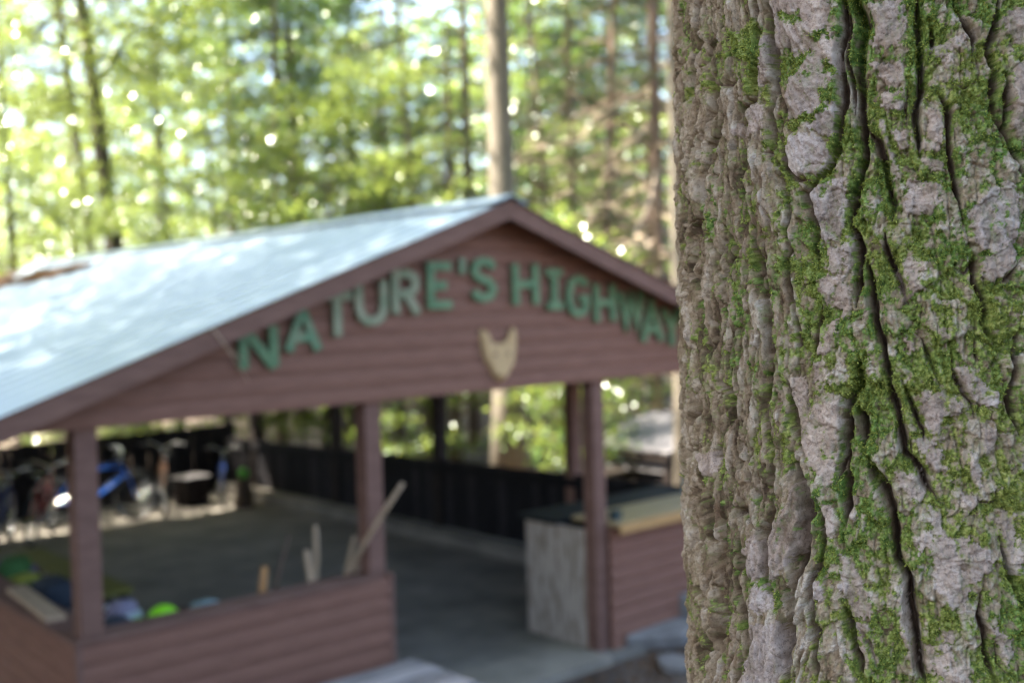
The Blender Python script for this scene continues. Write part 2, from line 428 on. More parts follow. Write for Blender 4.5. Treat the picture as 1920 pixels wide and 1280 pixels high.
# ------------------------------------------------------------------ letters
STR = {
 'N': [[(0.1, 0), (0.1, 1)], [(0.1, 1), (0.9, 0)], [(0.9, 0), (0.9, 1)]],
 'A': [[(0.05, 0), (0.5, 1), (0.95, 0)], [(0.25, 0.32), (0.75, 0.32)]],
 'T': [[(0, 0.9), (1, 0.9)], [(0.5, 0), (0.5, 0.88)]],
 'U': [[(0.12, 1), (0.12, 0.4), (0.2, 0.2), (0.38, 0.1), (0.62, 0.1), (0.8, 0.2), (0.88, 0.4), (0.88, 1)]],
 'R': [[(0.12, 0), (0.12, 0.9), (0.6, 0.9), (0.82, 0.8), (0.85, 0.66), (0.78, 0.54), (0.6, 0.45), (0.2, 0.45)], [(0.5, 0.45), (0.9, 0)]],
 'E': [[(0.95, 0.9), (0.13, 0.9), (0.13, 0.1), (0.95, 0.1)], [(0.15, 0.5), (0.75, 0.5)]],
 "'": [[(0.5, 1), (0.45, 0.0)]],
 'S': [[(0.9, 0.76), (0.78, 0.88), (0.5, 0.92), (0.22, 0.86), (0.12, 0.7), (0.25, 0.56), (0.72, 0.44), (0.88, 0.28), (0.76, 0.12), (0.5, 0.07), (0.22, 0.11), (0.1, 0.24)]],
 'H': [[(0.12, 0), (0.12, 1)], [(0.88, 0), (0.88, 1)], [(0.12, 0.5), (0.88, 0.5)]],
 'I': [[(0.5, 0.1), (0.5, 0.9)], [(0.05, 0.9), (0.95, 0.9)], [(0.05, 0.1), (0.95, 0.1)]],
 'G': [[(0.9, 0.76), (0.76, 0.88), (0.5, 0.92), (0.25, 0.84), (0.12, 0.6), (0.12, 0.38), (0.25, 0.15), (0.5, 0.07), (0.76, 0.13), (0.88, 0.3), (0.88, 0.44), (0.58, 0.44)]],
 'W': [[(0.02, 1), (0.25, 0.05), (0.5, 0.85), (0.75, 0.05), (0.98, 1)]],
 'Y': [[(0.05, 1), (0.5, 0.48), (0.95, 1)], [(0.5, 0), (0.5, 0.48)]],
}
def ribbon(acc, pts, w, y0, y1):
    pts = np.array(pts, float)
    n = len(pts)
    tg = np.diff(pts, axis=0); tg /= np.linalg.norm(tg, axis=1)[:, None]
    L = []; R_ = []
    for i in range(n):
        if i == 0: nn = np.array([-tg[0][1], tg[0][0]]); k = 1
        elif i == n - 1: nn = np.array([-tg[-1][1], tg[-1][0]]); k = 1
        else:
            nn = np.array([-(tg[i - 1] + tg[i])[1], (tg[i - 1] + tg[i])[0]]); nn /= np.linalg.norm(nn)
            k = 1 / max(0.45, nn @ np.array([-tg[i][1], tg[i][0]]))
        L.append(pts[i] + nn * w * k / 2); R_.append(pts[i] - nn * w * k / 2)
    v = [(p[0], y0, p[1]) for p in L] + [(p[0], y0, p[1]) for p in R_] + [(p[0], y1, p[1]) for p in L] + [(p[0], y1, p[1]) for p in R_]
    f = []
    for i in range(n - 1):
        f += [(i, i + 1, n + i + 1, n + i), (2 * n + i + 1, 2 * n + i, 3 * n + i, 3 * n + i + 1), (i + 1, i, 2 * n + i, 2 * n + i + 1), (n + i, n + i + 1, 3 * n + i + 1, 3 * n + i)]
    f += [(0, n, 3 * n, 2 * n), (n - 1, 3 * n - 1, 4 * n - 1, 2 * n - 1)]
    acc.add(v, f)
sign = empty('letter_sign', (3.2, -0.05, 2.6))
tag(sign, 'arched green wooden block letters reading NATURE\'S HIGHWAY on the gable', 'sign')
LET = [('N', 1.03, 1.30, 2.59, 2.86, 'green'), ('A', 1.37, 1.62, 2.685, 2.965, 'half'), ('T', 1.645, 1.885, 2.77, 3.075, 'faded'), ('U', 1.91, 2.185, 2.835, 3.15, 'faded'),
       ('R', 2.225, 2.47, 2.91, 3.225, 'faded'), ('E', 2.54, 2.77, 2.93, 3.285, 'green'), ("'", 2.83, 2.91, 3.19, 3.31, 'half'), ('S', 2.955, 3.20, 2.985, 3.315, 'green'),
       ('H', 3.365, 3.645, 2.95, 3.27, 'green'), ('I', 3.72, 3.91, 2.90, 3.235, 'green'), ('G', 3.95, 4.205, 2.84, 3.175, 'green'), ('H', 4.265, 4.525, 2.79, 3.105, 'green'),
       ('W', 4.585, 4.865, 2.735, 3.03, 'green'), ('A', 4.85, 5.12, 2.60, 2.925, 'green'), ('Y', 5.125, 5.375, 2.55, 2.875, 'green')]
for ch, x0, x1, z0, z1, m in LET:
    a = Acc()
    for k, st in enumerate(STR[ch]):
        w = 0.062 if ch != "'" else 0.05
        ribbon(a, [(x0 + (x1 - x0) * u - 3.2, z0 + (z1 - z0) * v_ - 2.6) for u, v_ in st], w, -0.034 - 0.0012 * k, -0.001)
    o = a.build('letter', MAT[m], sign)
# animal head plaque
pts = [(-0.19, 0.385), (-0.17, 0.40), (-0.145, 0.385), (-0.10, 0.305), (-0.05, 0.285), (0.02, 0.285), (0.075, 0.31), (0.12, 0.385), (0.15, 0.405), (0.175, 0.39), (0.185, 0.30), (0.17, 0.20), (0.15, 0.12), (0.09, 0.04), (0.045, -0.005), (0.0, -0.012), (-0.03, 0.0), (-0.08, 0.06), (-0.14, 0.15), (-0.175, 0.24)]
n = len(pts)
cz = np.mean(pts, axis=0)
v = [(a_, -0.006, b_) for a_, b_ in pts] + [(a_, 0.0, b_) for a_, b_ in pts] + [(cz[0] + (a_ - cz[0]) * 0.86, -0.034, cz[1] + (b_ - cz[1]) * 0.88) for a_, b_ in pts]
f = [tuple(range(2 * n, 3 * n)), tuple(range(n, 2 * n))[::-1]]
for i in range(n):
    j = (i + 1) % n
    f += [(i, j, 2 * n + j, 2 * n + i), (i, n + i, n + j, j)]
pl = Acc().add(v, f).build('head_plaque', MAT['plaque'])
pl.location = (3.225, -0.05, 2.375)
tag(pl, 'carved pale wooden animal head with two ears hung below the letters', 'plaque')
nose = Acc().tube([(0.0, -0.037, 0.03), (0.005, -0.050, 0.02)], [0.03, 0.016], 8).build('nose', MAT['plaque'], pl)
for ex in (-0.065, 0.07):
    Acc().tube([(ex, -0.033, 0.20), (ex, -0.040, 0.198)], [0.016, 0.010], 8).build('eye', MAT['brownwood'], pl)

# ------------------------------------------------------------------ counter at the right bay
cn = empty('serving_counter', (4.3, 0.1, 0))
tag(cn, 'serving counter with tan plywood top and weathered grey end panel', 'counter')
def cpart(a, name, mat): return a.build(name, MAT[mat], cn)
cpart(Acc().box(0.005, 0.03, 0.04, 0.79, 0.0, 1.02), 'end_panel', 'panel')
cpart(Acc().box(-0.06, 1.88, 0.34, 0.84, 1.03, 1.07), 'back_top', 'blacktop')
cpart(Acc().box(0.14, 2.05, -0.235, 0.335, 1.052, 1.082), 'plywood_top', 'plywood')
cpart(Acc().box(0.14, 2.05, -0.252, -0.237, 1.0, 1.081), 'front_lip', 'plyedge')
cpart(Acc().box(0.035, 1.88, 0.76, 0.785, 0.0, 1.02), 'back_panel', 'inner')
bx = Acc().box(-0.045, 0.045, -0.03, 0.03, 0, 0.07).box(-0.05, 0.05, -0.035, 0.035, 0.0705, 0.085).build('small_box', MAT['dark_teal'])
bx.location = (4.56, 0.02, 1.082)
tag(bx, 'small dark box on the plywood counter beside the brown post', 'box')
c = hit(1270, 893, 2, 1.082)
tb = Acc().box(-0.14, 0.14, -0.10, 0.10, 0, 0.12).box(-0.15, 0.15, -0.11, 0.11, 0.1205, 0.15).build('storage_tub', MAT['teal_plastic'])
tb.location = (6.0, 0.25, 1.082)
tag(tb, 'pale teal plastic tub on the plywood counter beside the big trunk', 'tub')

# ------------------------------------------------------------------ picnic table
pt = empty('picnic_table', (0.85, -1.22, 0))
gzp = float(gz(0.85, -1.22))
tag(pt, 'weathered grey plank picnic table in front of the half wall', 'table')
nb = 5; bw = 0.147
for k in range(nb):
    yb = 0.385 - k * (bw + 0.014)
    Acc().box(-0.92, 0.905 + random.uniform(-0.006, 0.006), yb - bw, yb, 0.70, 0.74 + random.uniform(-0.003, 0.0)).build('plank', MAT['greywood' if k % 2 else 'greywood2'], pt)
for xx in (-0.6, 0.6):
    Acc().box(xx - 0.02, xx + 0.02, -0.36, 0.36, 0.61, 0.698).build('cross_brace', MAT['greywood'], pt)
    for s in (-1, 1):
        Acc().hexa([(xx + 0.022, s * 0.62 - 0.045, gzp), (xx + 0.06, s * 0.62 - 0.045, gzp), (xx + 0.06, s * 0.62 + 0.045, gzp), (xx + 0.022, s * 0.62 + 0.045, gzp),
                    (xx + 0.022, s * 0.22 - 0.045, 0.695), (xx + 0.06, s * 0.22 - 0.045, 0.695), (xx + 0.06, s * 0.22 + 0.045, 0.695), (xx + 0.022, s * 0.22 + 0.045, 0.695)]).build('leg', MAT['greywood'], pt)
    Acc().box(xx - 0.02, xx + 0.02, -0.78, 0.70, 0.33, 0.41).build('seat_brace', MAT['greywood'], pt)
for s in (-1, 1):
    for q in (0, 1):
        ya = s * 0.60 + (q - 0.5) * 0.11 - (0.05 if s < 0 else -0.0)
        Acc().box(-0.92, 0.90, ya - 0.05, ya + 0.05, 0.412, 0.45).build('seat_plank', MAT['greywood'], pt)

# ------------------------------------------------------------------ sticks leaning in the front bay
def stick(name, pts, r, mat, label, knots=True):
    pts = np.array(pts, float)
    o0 = pts[0].copy()
    P = []; rr = []
    for i in range(7):
        t = i / 6
        q = pts[0] * (1 - t) + pts[-1] * t if len(pts) == 2 else pts[0] * (1 - t) ** 2 + 2 * pts[1] * t * (1 - t) + pts[2] * t * t
        P.append(q - o0 + (np.array([random.uniform(-1, 1), random.uniform(-1, 1), 0]) * r * 0.5 if knots else 0)); rr.append(r * (1.1 - 0.3 * t) * random.uniform(0.9, 1.1))
    o = Acc().tube(P, rr, 7).build(name, MAT[mat], None, True)
    o.location = o0
    tag(o, label, 'stick', 'sticks leaning inside the half wall')
    return o
def wallstick(p0, p1, y0, y1, r, mat, label, name='wooden_stick'):
    a = hit(*p0, 1, y0); b = hit(*p1, 1, y1)
    d = (a - b) / (a[2] - b[2])
    a = a - d * a[2]                   # run it on down to the floor
    stick(name, [a, b], r, mat, label)
wallstick((490, 1118), (492, 1062), 0.22, 0.2, 0.030, 'orangewood', 'short orange stake nearest the corner post, standing behind half wall', 'wooden_stake')
wallstick((517, 1108), (541, 1000), 0.3, 0.25, 0.018, 'brownwood', 'thin dark brown branch leaning right, between orange and pale stakes')
wallstick((580, 1098), (577, 1030), 0.22, 0.2, 0.026, 'palewood', 'short pale stake of the upright pair behind the half wall', 'wooden_stake')
wallstick((592, 1095), (593, 985), 0.3, 0.28, 0.024, 'palewood', 'tall pale stake of the upright pair behind the half wall', 'wooden_stake')
wallstick((646, 1083), (664, 1004), 0.26, 0.24, 0.022, 'palewood', 'steep pale stick beside the middle post, left of the long one')
wallstick((655, 1082), (692, 1000), 0.32, 0.3, 0.030, 'palewood', 'thick slanting pale stick ending beside the middle post')
a = hit(658, 1060, 1, 0.14); b = hit(754, 906, 1, -0.30)
d = (a - b) / (a[2] - b[2]); a = a - d * (a[2] - 0.5)
stick('wooden_stick', [a, b], 0.021, 'palewood', 'long stick leaning across the middle post with its tip in the doorway')

tw = Acc()
t0 = hit(398, 615, 1, -0.325); t1 = hit(466, 716, 1, -0.325)
tw.tube([(0, 0, 0), tuple((t1 - t0) * 0.4 + np.array([0.012, 0, 0.0])), tuple(t1 - t0)], [0.005, 0.004, 0.0025], 6)
tw.tube([tuple((t1 - t0) * 0.4 + np.array([0.012, 0, 0.0])), tuple((t1 - t0) * 0.7 + np.array([0.05, 0.0, 0.03]))], [0.004, 0.002], 5)
two = tw.build('hanging_twig', MAT['palewood'], None, True); two.location = t0
tag(two, 'thin pale twig caught on the left rake board above the first letter', 'twig')

# ------------------------------------------------------------------ flat stones right of the doorway
def rock(name, loc, size, rz, label, tilt=(0, 0), mat='stone'):
    a = Acc(); n = 7
    ang = np.arange(n) * 2 * math.pi / n + rng.uniform(-0.3, 0.3, n)
    rad = rng.uniform(0.8, 1.2, n)
    v = []
    for (k, z) in ((0.90, 0), (1.0, 0.55), (1.02, 0.90), (0.97, 1.0)):
        v += [(math.cos(t) * r * k * size[0] / 2, math.sin(t) * r * k * size[1] / 2, z * size[2] + rng.uniform(-0.04, 0.04) * size[2]) for t, r in zip(ang, rad)]
    f = [tuple(range(n))[::-1], tuple(range(3 * n, 4 * n))]
    for q in range(3):
        f += [(q * n + i, q * n + (i + 1) % n, (q + 1) * n + (i + 1) % n, (q + 1) * n + i) for i in range(n)]
    o = a.add(v, f).build(name, MAT[mat])
    o.location = loc; o.rotation_euler = (tilt[0], tilt[1], rz)
    tag(o, label, 'stone')
    return o
q = hit(1236, 1168, 2, 0.10)
rock('flat_stone', (q[0], q[1], -0.10), (0.9, 0.5, 0.20), -0.1, 'large flat grey stone on the dirt beside the counter wall', (0.10, -0.02))
q2_ = hit(1290, 1098, 2, 0.34)
rock('flat_stone', (q2_[0], q2_[1], 0.02), (0.45, 0.32, 0.28), 0.5, 'smaller pale stone standing behind the large flat stone', (0.0, 0.05))
q3_ = hit(1262, 1235, 2, 0.0)
rock('flat_stone', (q3_[0], q3_[1], float(gz(q3_[0], q3_[1])) - 0.03), (0.4, 0.26, 0.09), 0.9, 'low dark stone half sunk in dirt at the trunk edge', (0.05, 0.0))

# ------------------------------------------------------------------ low wood shelter seen past the counter
zb = float(gz(10.2, 4.5))
sh = empty('wood_shelter', (10.2, 4.5, zb))
tag(sh, 'low shelter with a slanting grey board roof beyond the counter', 'shelter')
for k in range(6):
    ya = -0.87 + k * 0.29
    Acc().hexa([(-0.7, ya, 0.80 - zb), (0.9, ya, 1.16 - zb), (0.9, ya + 0.28, 1.16 - zb), (-0.7, ya + 0.28, 0.80 - zb),
                (-0.7, ya, 0.83 - zb), (0.9, ya, 1.19 - zb), (0.9, ya + 0.28, 1.19 - zb), (-0.7, ya + 0.28, 0.83 - zb)]).build('roof_board', MAT['shedwood'], sh)
for (xx, yy, h) in ((-0.6, -0.78, 0.80), (-0.6, 0.78, 0.80), (0.8, -0.78, 1.13), (0.8, 0.78, 1.13)):
    Acc().box(xx - 0.05, xx + 0.05, yy - 0.05, yy + 0.05, -0.1, h - zb).build('post', MAT['darkpost'], sh)
Acc().box(-0.68, -0.655, -0.83, 0.83, 0.66 - zb, 0.77 - zb).build('front_beam', MAT['darkpost'], sh)
Acc().box(0.70, 0.74, -0.83, 0.83, 0.0, 1.08 - zb).build('back_wall', MAT['darkpost'], sh)
Acc().box(-0.62, 0.3, -0.72, 0.72, 0.50 - zb, 0.56 - zb).build('shelf', MAT['shedwood'], sh)
for row in range(2):
    for k in range(6):
        lg = Acc().tube([(-0.55, 0, 0), (0.0, random.uniform(-.01, .01), 0), (0.5, 0, 0)], [0.1, 0.105, 0.1], 9).build('firewood_log', MAT['log'])
        lg.location = (10.2, 4.5 - 0.56 + k * 0.215 + (row % 2) * 0.05, zb + 0.1 + row * 0.19)
        tag(lg, 'split log stacked under the slanting shelter roof', 'log', 'firewood under the shelter')

# ------------------------------------------------------------------ bicycles
def bicycle(loc, rz, mat, label, lean=0.06, scale=1.0, extra=None):
    b = empty('bicycle', loc, rz)
    b.rotation_euler = (lean, 0, rz); b.scale = (scale,) * 3
    tag(b, label, 'bicycle', 'bikes parked at the back of the pavilion')
    R_ = 0.33
    for sx in (-0.52, 0.53):
        w = Acc().ring(R_ - 0.022, 0.024, 30, 7, c=(sx, 0, R_)).build('wheel', MAT['rubber'], b, True)
        Acc().ring(R_ - 0.05, 0.011, 30, 6, c=(sx, 0, R_)).build('rim', MAT['chrome'], w, True)
        s = Acc()
        for k in range(14):
            t = 2 * math.pi * k / 14
            s.tube([(sx, 0.02 * (-1) ** k, R_), (sx + math.cos(t) * (R_ - 0.05), 0, R_ + math.sin(t) * (R_ - 0.05))], 0.0016, 3, False)
        s.tube([(sx, -0.05, R_), (sx, 0.05, R_)], 0.02, 8)
        s.build('spokes', MAT['chrome'], w)
    bb = (-0.08, 0, 0.30); st = (-0.24, 0, 0.74); ht = (0.36, 0, 0.78); hb = (0.40, 0, 0.64)
    Acc().tube([bb, st], 0.017, 8).tube([st, ht], 0.016, 8).tube([bb, hb], 0.022, 8).tube([ht, hb], 0.022, 8)\
        .tube([(-0.52, 0.045, R_), bb], 0.010, 6).tube([(-0.52, -0.045, R_), bb], 0.010, 6)\
        .tube([(-0.52, 0.045, R_), st], 0.009, 6).tube([(-0.52, -0.045, R_), st], 0.009, 6).build('frame', mat, b, True)
    Acc().tube([hb, (0.43, 0, 0.66), (0.45, 0.05, 0.62), (0.53, 0.055, R_)], 0.013, 6).tube([(0.43, 0, 0.66), (0.45, -0.05, 0.62), (0.53, -0.055, R_)], 0.013, 6).build('fork', mat, b, True)
    Acc().tube([ht, (0.345, 0, 0.90)], 0.014, 6).tube([(0.27, 0.31, 0.97), (0.36, 0.2, 0.99), (0.38, 0, 0.90), (0.36, -0.2, 0.99), (0.27, -0.31, 0.97)], 0.012, 6).build('handlebar', MAT['chrome'], b, True)
    for s in (-1, 1):
        Acc().tube([(0.30, s * 0.26, 0.975), (0.255, s * 0.36, 0.965)], 0.018, 7).build('grip', MAT['blackplastic'], b, True)
    Acc().tube([st, (-0.275, 0, 0.86)], 0.013, 6).build('seat_post', MAT['chrome'], b, True)
    Acc().hexa([(-0.40, -0.075, 0.86), (-0.12, -0.02, 0.87), (-0.12, 0.02, 0.87), (-0.40, 0.075, 0.86), (-0.41, -0.085, 0.91), (-0.12, -0.022, 0.90), (-0.12, 0.022, 0.90), (-0.41, 0.085, 0.91)]).build('saddle', MAT['blackplastic'], b)
    cr = Acc().ring(0.085, 0.006, 20, 5, c=(-0.08, 0.045, 0.30)).tube([(-0.08, 0.06, 0.30), (0.05, 0.06, 0.19)], 0.009, 5).tube([(-0.08, -0.06, 0.30), (-0.21, -0.06, 0.41)], 0.009, 5).tube([(-0.08, -0.07, 0.30), (-0.08, 0.07, 0.30)], 0.018, 7).build('crank', MAT['chrome'], b, True)
    for (xx, yy, zz) in ((0.05, 0.11, 0.19), (-0.21, -0.11, 0.41)):
        Acc().box(xx - 0.045, xx + 0.045, yy - 0.045, yy + 0.045, zz - 0.012, zz + 0.012).build('pedal', MAT['blackplastic'], b)
    return b
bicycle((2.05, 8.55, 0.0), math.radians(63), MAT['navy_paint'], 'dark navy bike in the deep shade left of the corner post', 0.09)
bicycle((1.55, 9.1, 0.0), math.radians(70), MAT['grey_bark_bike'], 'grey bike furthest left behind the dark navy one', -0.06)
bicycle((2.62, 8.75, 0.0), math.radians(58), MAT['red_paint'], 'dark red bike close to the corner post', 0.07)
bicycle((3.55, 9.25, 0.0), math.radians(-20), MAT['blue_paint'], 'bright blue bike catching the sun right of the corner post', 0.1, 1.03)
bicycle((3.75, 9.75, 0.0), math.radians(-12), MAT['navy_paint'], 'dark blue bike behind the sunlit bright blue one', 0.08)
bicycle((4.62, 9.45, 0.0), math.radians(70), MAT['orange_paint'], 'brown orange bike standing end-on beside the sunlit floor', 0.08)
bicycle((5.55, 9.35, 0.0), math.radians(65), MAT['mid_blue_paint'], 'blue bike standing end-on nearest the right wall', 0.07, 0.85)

def helmet(loc, rz, mat, label, s=1.0, name='bike_helmet'):
    a = Acc(); n, m = 22, 8
    v = []; f = []
    for i in range(m + 1):
        ph = i / m * math.pi / 2
        for k in range(n):
            t = 2 * math.pi * k / n
            vent = 0.93 if (k % 4 == 0 and 1 < i < 7) else 1.0
            v.append((0.145 * s * math.cos(ph) * math.cos(t) * vent, 0.105 * s * math.cos(ph) * math.sin(t) * vent, 0.14 * s * math.sin(ph) * vent))
    for i in range(m):
        for k in range(n):
            f.append((i * n + k, i * n + (k + 1) % n, (i + 1) * n + (k + 1) % n, (i + 1) * n + k))
    f.append(tuple(range(n))[::-1])
    o = a.add(v, f).build(name, MAT[mat], None, True)
    o.location = loc; o.rotation_euler = (0, 0, rz)
    Acc().box(0.12 * s, 0.19 * s, -0.07 * s, 0.07 * s, 0.0, 0.018).build('visor', MAT['blackplastic'], o)
    tag(o, label, 'helmet')
    return o
def backpack(loc, rz, mat, label, sx=0.32, sy=0.22, sz=0.2, flap='dark_fabric', name='backpack'):
    v = []; f = []; n = 12
    for (k, z) in ((0.85, 0), (1.0, 0.2), (1.02, 0.55), (0.9, 0.85), (0.6, 1.0)):
        for q in range(n):
            t = 2 * math.pi * q / n
            c_, s_ = math.cos(t), math.sin(t)
            v.append((sx / 2 * k * math.copysign(abs(c_) ** 0.6, c_), sy / 2 * k * math.copysign(abs(s_) ** 0.6, s_), z * sz))
    for i in range(4):
        for q in range(n):
            f.append((i * n + q, i * n + (q + 1) % n, (i + 1) * n + (q + 1) % n, (i + 1) * n + q))
    f += [tuple(range(n))[::-1], tuple(range(4 * n, 5 * n))]
    o = Acc().add(v, f).build(name, MAT[mat], None, True)
    o.location = loc; o.rotation_euler = (0, 0, rz)
    Acc().box(-sx * 0.32, sx * 0.32, -sy * 0.62, -sy * 0.45, sz * 0.12, sz * 0.6).build('pocket', MAT[flap], o)
    Acc().tube([(-sx * 0.25, sy * 0.45, sz * 0.9), (-sx * 0.3, sy * 0.75, sz * 0.6), (-sx * 0.25, sy * 0.5, sz * 0.15)], 0.012, 5).build('strap', MAT[flap], o)
    Acc().tube([(sx * 0.25, sy * 0.45, sz * 0.9), (sx * 0.3, sy * 0.75, sz * 0.6), (sx * 0.25, sy * 0.5, sz * 0.15)], 0.012, 5).build('strap', MAT[flap], o)
    tag(o, label, 'bag')
    return o
# benches inside along the front and left half walls carry the gear
def bench(name, x0, x1, y0, y1, z, mat, label):
    b = empty(name, ((x0 + x1) / 2, (y0 + y1) / 2, 0))
    tag(b, label, 'bench')
    hx, hy = (x1 - x0) / 2, (y1 - y0) / 2
    Acc().box(-hx, hx, -hy, hy, z - 0.04, z).build('seat', MAT[mat], b)
    for sx in (-1, 1):
        for sy in (-1, 1):
            Acc().box(sx * (hx - 0.06) - 0.03, sx * (hx - 0.06) + 0.03, sy * (hy - 0.05) - 0.03, sy * (hy - 0.05) + 0.03, 0.001, z - 0.041).build('leg', MAT['darkpost'], b)
    return b
bench('gear_table', 0.22, 1.1, 0.17, 0.62, 0.96, 'darkpost', 'dark narrow table behind the half wall carrying the lime helmets')
bench('gear_table', 0.18, 0.50, 0.95, 3.1, 0.93, 'shedwood', 'grey plank table along the left half wall carrying bags')
bench('gear_table', 0.62, 0.86, 1.35, 3.3, 0.98, 'olive_paint', 'narrow olive yellow table behind the grey plank one')
helmet((0.62, 0.30, 0.962), 0.4, 'lime_plastic', 'bright lime green helmet on the table behind the half wall', 0.95)
helmet((0.43, 0.23, 0.962), 1.2, 'green_plastic', 'flatter green helmet tucked in front of the bright lime one', 0.75)
backpack((0.42, 0.45, 0.962), 0.5, 'lilac_fabric', 'pale lilac bag behind the green helmet beside the corner post', 0.2, 0.16, 0.17, 'tarnished_metal')
backpack((0.30, 0.27, 0.962), 0.1, 'dark_fabric', 'dark bag squeezed between corner post and green helmet', 0.2, 0.18, 0.12)
backpack((0.92, 0.30, 0.962), 0.2, 'teal_plastic', 'pale teal pouch lying right of the lime helmet', 0.18, 0.12, 0.10, 'teal_plastic', 'pouch')
backpack((0.32, 2.25, 0.932), 1.2, 'moss_fabric', 'green and purple bag furthest along the left half wall', 0.3, 0.24, 0.22, 'purple_fabric')
backpack((0.30, 1.88, 0.932), 1.4, 'yellow_fabric', 'yellow green bag between the green bag and the blue one', 0.2, 0.2, 0.16, 'yellow_fabric')
backpack((0.33, 1.45, 0.932), 1.5, 'dark_fabric', 'slate blue bag on the grey plank table by the corner post', 0.42, 0.26, 0.19)
Acc().box(-0.5, 0.5, -0.06, 0.06, 0.0, 0.03).build('loose_board', MAT['palewood'])
lb = bpy.data.objects['loose_board']; lb.location = (0.24, 1.05 + 0.42, 1.077); lb.rotation_euler = (0, 0, math.radians(86))
lb.location = (0.06, 1.0, HW + 0.001)
tag(lb, 'pale loose board lying on the cap of the left half wall', 'board')
# crate with a sunlit lid and a ball by the back wall
cr = empty('storage_crate', (5.15, 9.55, 0.0), 0.2)
tag(cr, 'dark crate with a pale lid in the sun by the back fence', 'crate')
for k in range(4):
    z0 = 0.01 + k * 0.105
    Acc().box(-0.22, 0.22, -0.17, -0.15, z0, z0 + 0.09).build('slat', MAT['darkpost'], cr)
    Acc().box(-0.22, 0.22, 0.15, 0.17, z0, z0 + 0.09).build('slat', MAT['darkpost'], cr)
    Acc().box(-0.22, -0.20, -0.149, 0.149, z0, z0 + 0.09).build('slat', MAT['darkpost'], cr)
    Acc().box(0.20, 0.22, -0.149, 0.149, z0, z0 + 0.09).build('slat', MAT['darkpost'], cr)
Acc().box(-0.24, 0.24, -0.19, 0.19, 0.43, 0.45).build('lid', MAT['greywood'], cr)
def ball(loc, r, mat, label):
    v = []; f = []; n, m = 16, 10
    for i in range(m + 1):
        ph = -math.pi / 2 + math.pi * i / m
        for k in range(n):
            t = 2 * math.pi * k / n
            gq_ = 0.97 if k % 4 == 0 else 1.0
            v.append((r * gq_ * math.cos(ph) * math.cos(t), r * gq_ * math.cos(ph) * math.sin(t), r + r * math.sin(ph)))
    for i in range(m):
        for k in range(n): f.append((i * n + k, i * n + (k + 1) % n, (i + 1) * n + (k + 1) % n, (i + 1) * n + k))
    o = Acc().add(v, f).build('ball', MAT[mat], None, True); o.location = loc
    tag(o, label, 'ball'); return o
ball((5.62, 8.75, 0.42), 0.085, 'green_plastic', 'green ball on a low stump in front of the right hand blue bike')
st = Acc().tube([(0, 0, 0), (0, 0, 0.2), (0, 0, 0.42)], [0.14, 0.125, 0.12], 12).build('stump', MAT['brownwood'], None, True)
st.location = (5.62, 8.75, 0.0); tag(st, 'low dark stump under the green ball by the right wall', 'stump')

# ------------------------------------------------------------------ bark of the foreground tree
def hsh(ix, iy, seed):
    h = (ix.astype(np.int64) * 374761393 + iy.astype(np.int64) * 668265263 + seed * 1442695041) & 0x7fffffff
    h = ((h ^ (h >> 13)) * 1274126177) & 0x7fffffff
    return ((h ^ (h >> 16)) & 0xffff) / 65535.0
def perlin(x, y, seed=0):
    xi = np.floor(x); yi = np.floor(y); fx = x - xi; fy = y - yi
    xi = xi.astype(np.int64); yi = yi.astype(np.int64)
    u = fx * fx * fx * (fx * (fx * 6 - 15) + 10); v = fy * fy * fy * (fy * (fy * 6 - 15) + 10)
    def gr(a, b, dx, dy):
        t = hsh(a, b, seed) * 2 * math.pi
        return np.cos(t) * dx + np.sin(t) * dy
    n00 = gr(xi, yi, fx, fy); n10 = gr(xi + 1, yi, fx - 1, fy); n01 = gr(xi, yi + 1, fx, fy - 1); n11 = gr(xi + 1, yi + 1, fx - 1, fy - 1)
    return 1.5 * ((n00 * (1 - u) + n10 * u) * (1 - v) + (n01 * (1 - u) + n11 * u) * v)
def fbm(x, y, seed=0, oct=4, gain=0.5):
    s = 0; a = 1; t = 0
    for k in range(oct):
        s = s + a * perlin(x * 2 ** k, y * 2 ** k, seed + k * 17); t += a; a *= gain
    return s / t
def worley(x, y, seed=0):
    xi = np.floor(x).astype(np.int64); yi = np.floor(y).astype(np.int64)
    f1 = np.full(x.shape, 9.0); f2 = np.full(x.shape, 9.0); cid = np.zeros(x.shape); cx = np.zeros(x.shape); cyy = np.zeros(x.shape)
    for dx in (-1, 0, 1):
        for dy in (-1, 0, 1):
            a = xi + dx; b = yi + dy
            ppx = a + hsh(a, b, seed); ppy = b + hsh(a, b, seed + 5)
            ex = x - ppx; ey = y - ppy
            d = np.sqrt(ex * ex + ey * ey)
            near = d < f1
            f2 = np.where(near, f1, np.minimum(f2, d))
            cid = np.where(near, hsh(a, b, seed + 9), cid); cx = np.where(near, ex, cx); cyy = np.where(near, ey, cyy)
            f1 = np.where(near, d, f1)
    return f1, f2, cid, cx, cyy

TK = 2.976
OFF = {'A': (1240, 0), 'B': (1580, 0), 'C': (1240, 425), 'D': (1580, 425), 'E': (1240, 850), 'F': (1580, 850)}
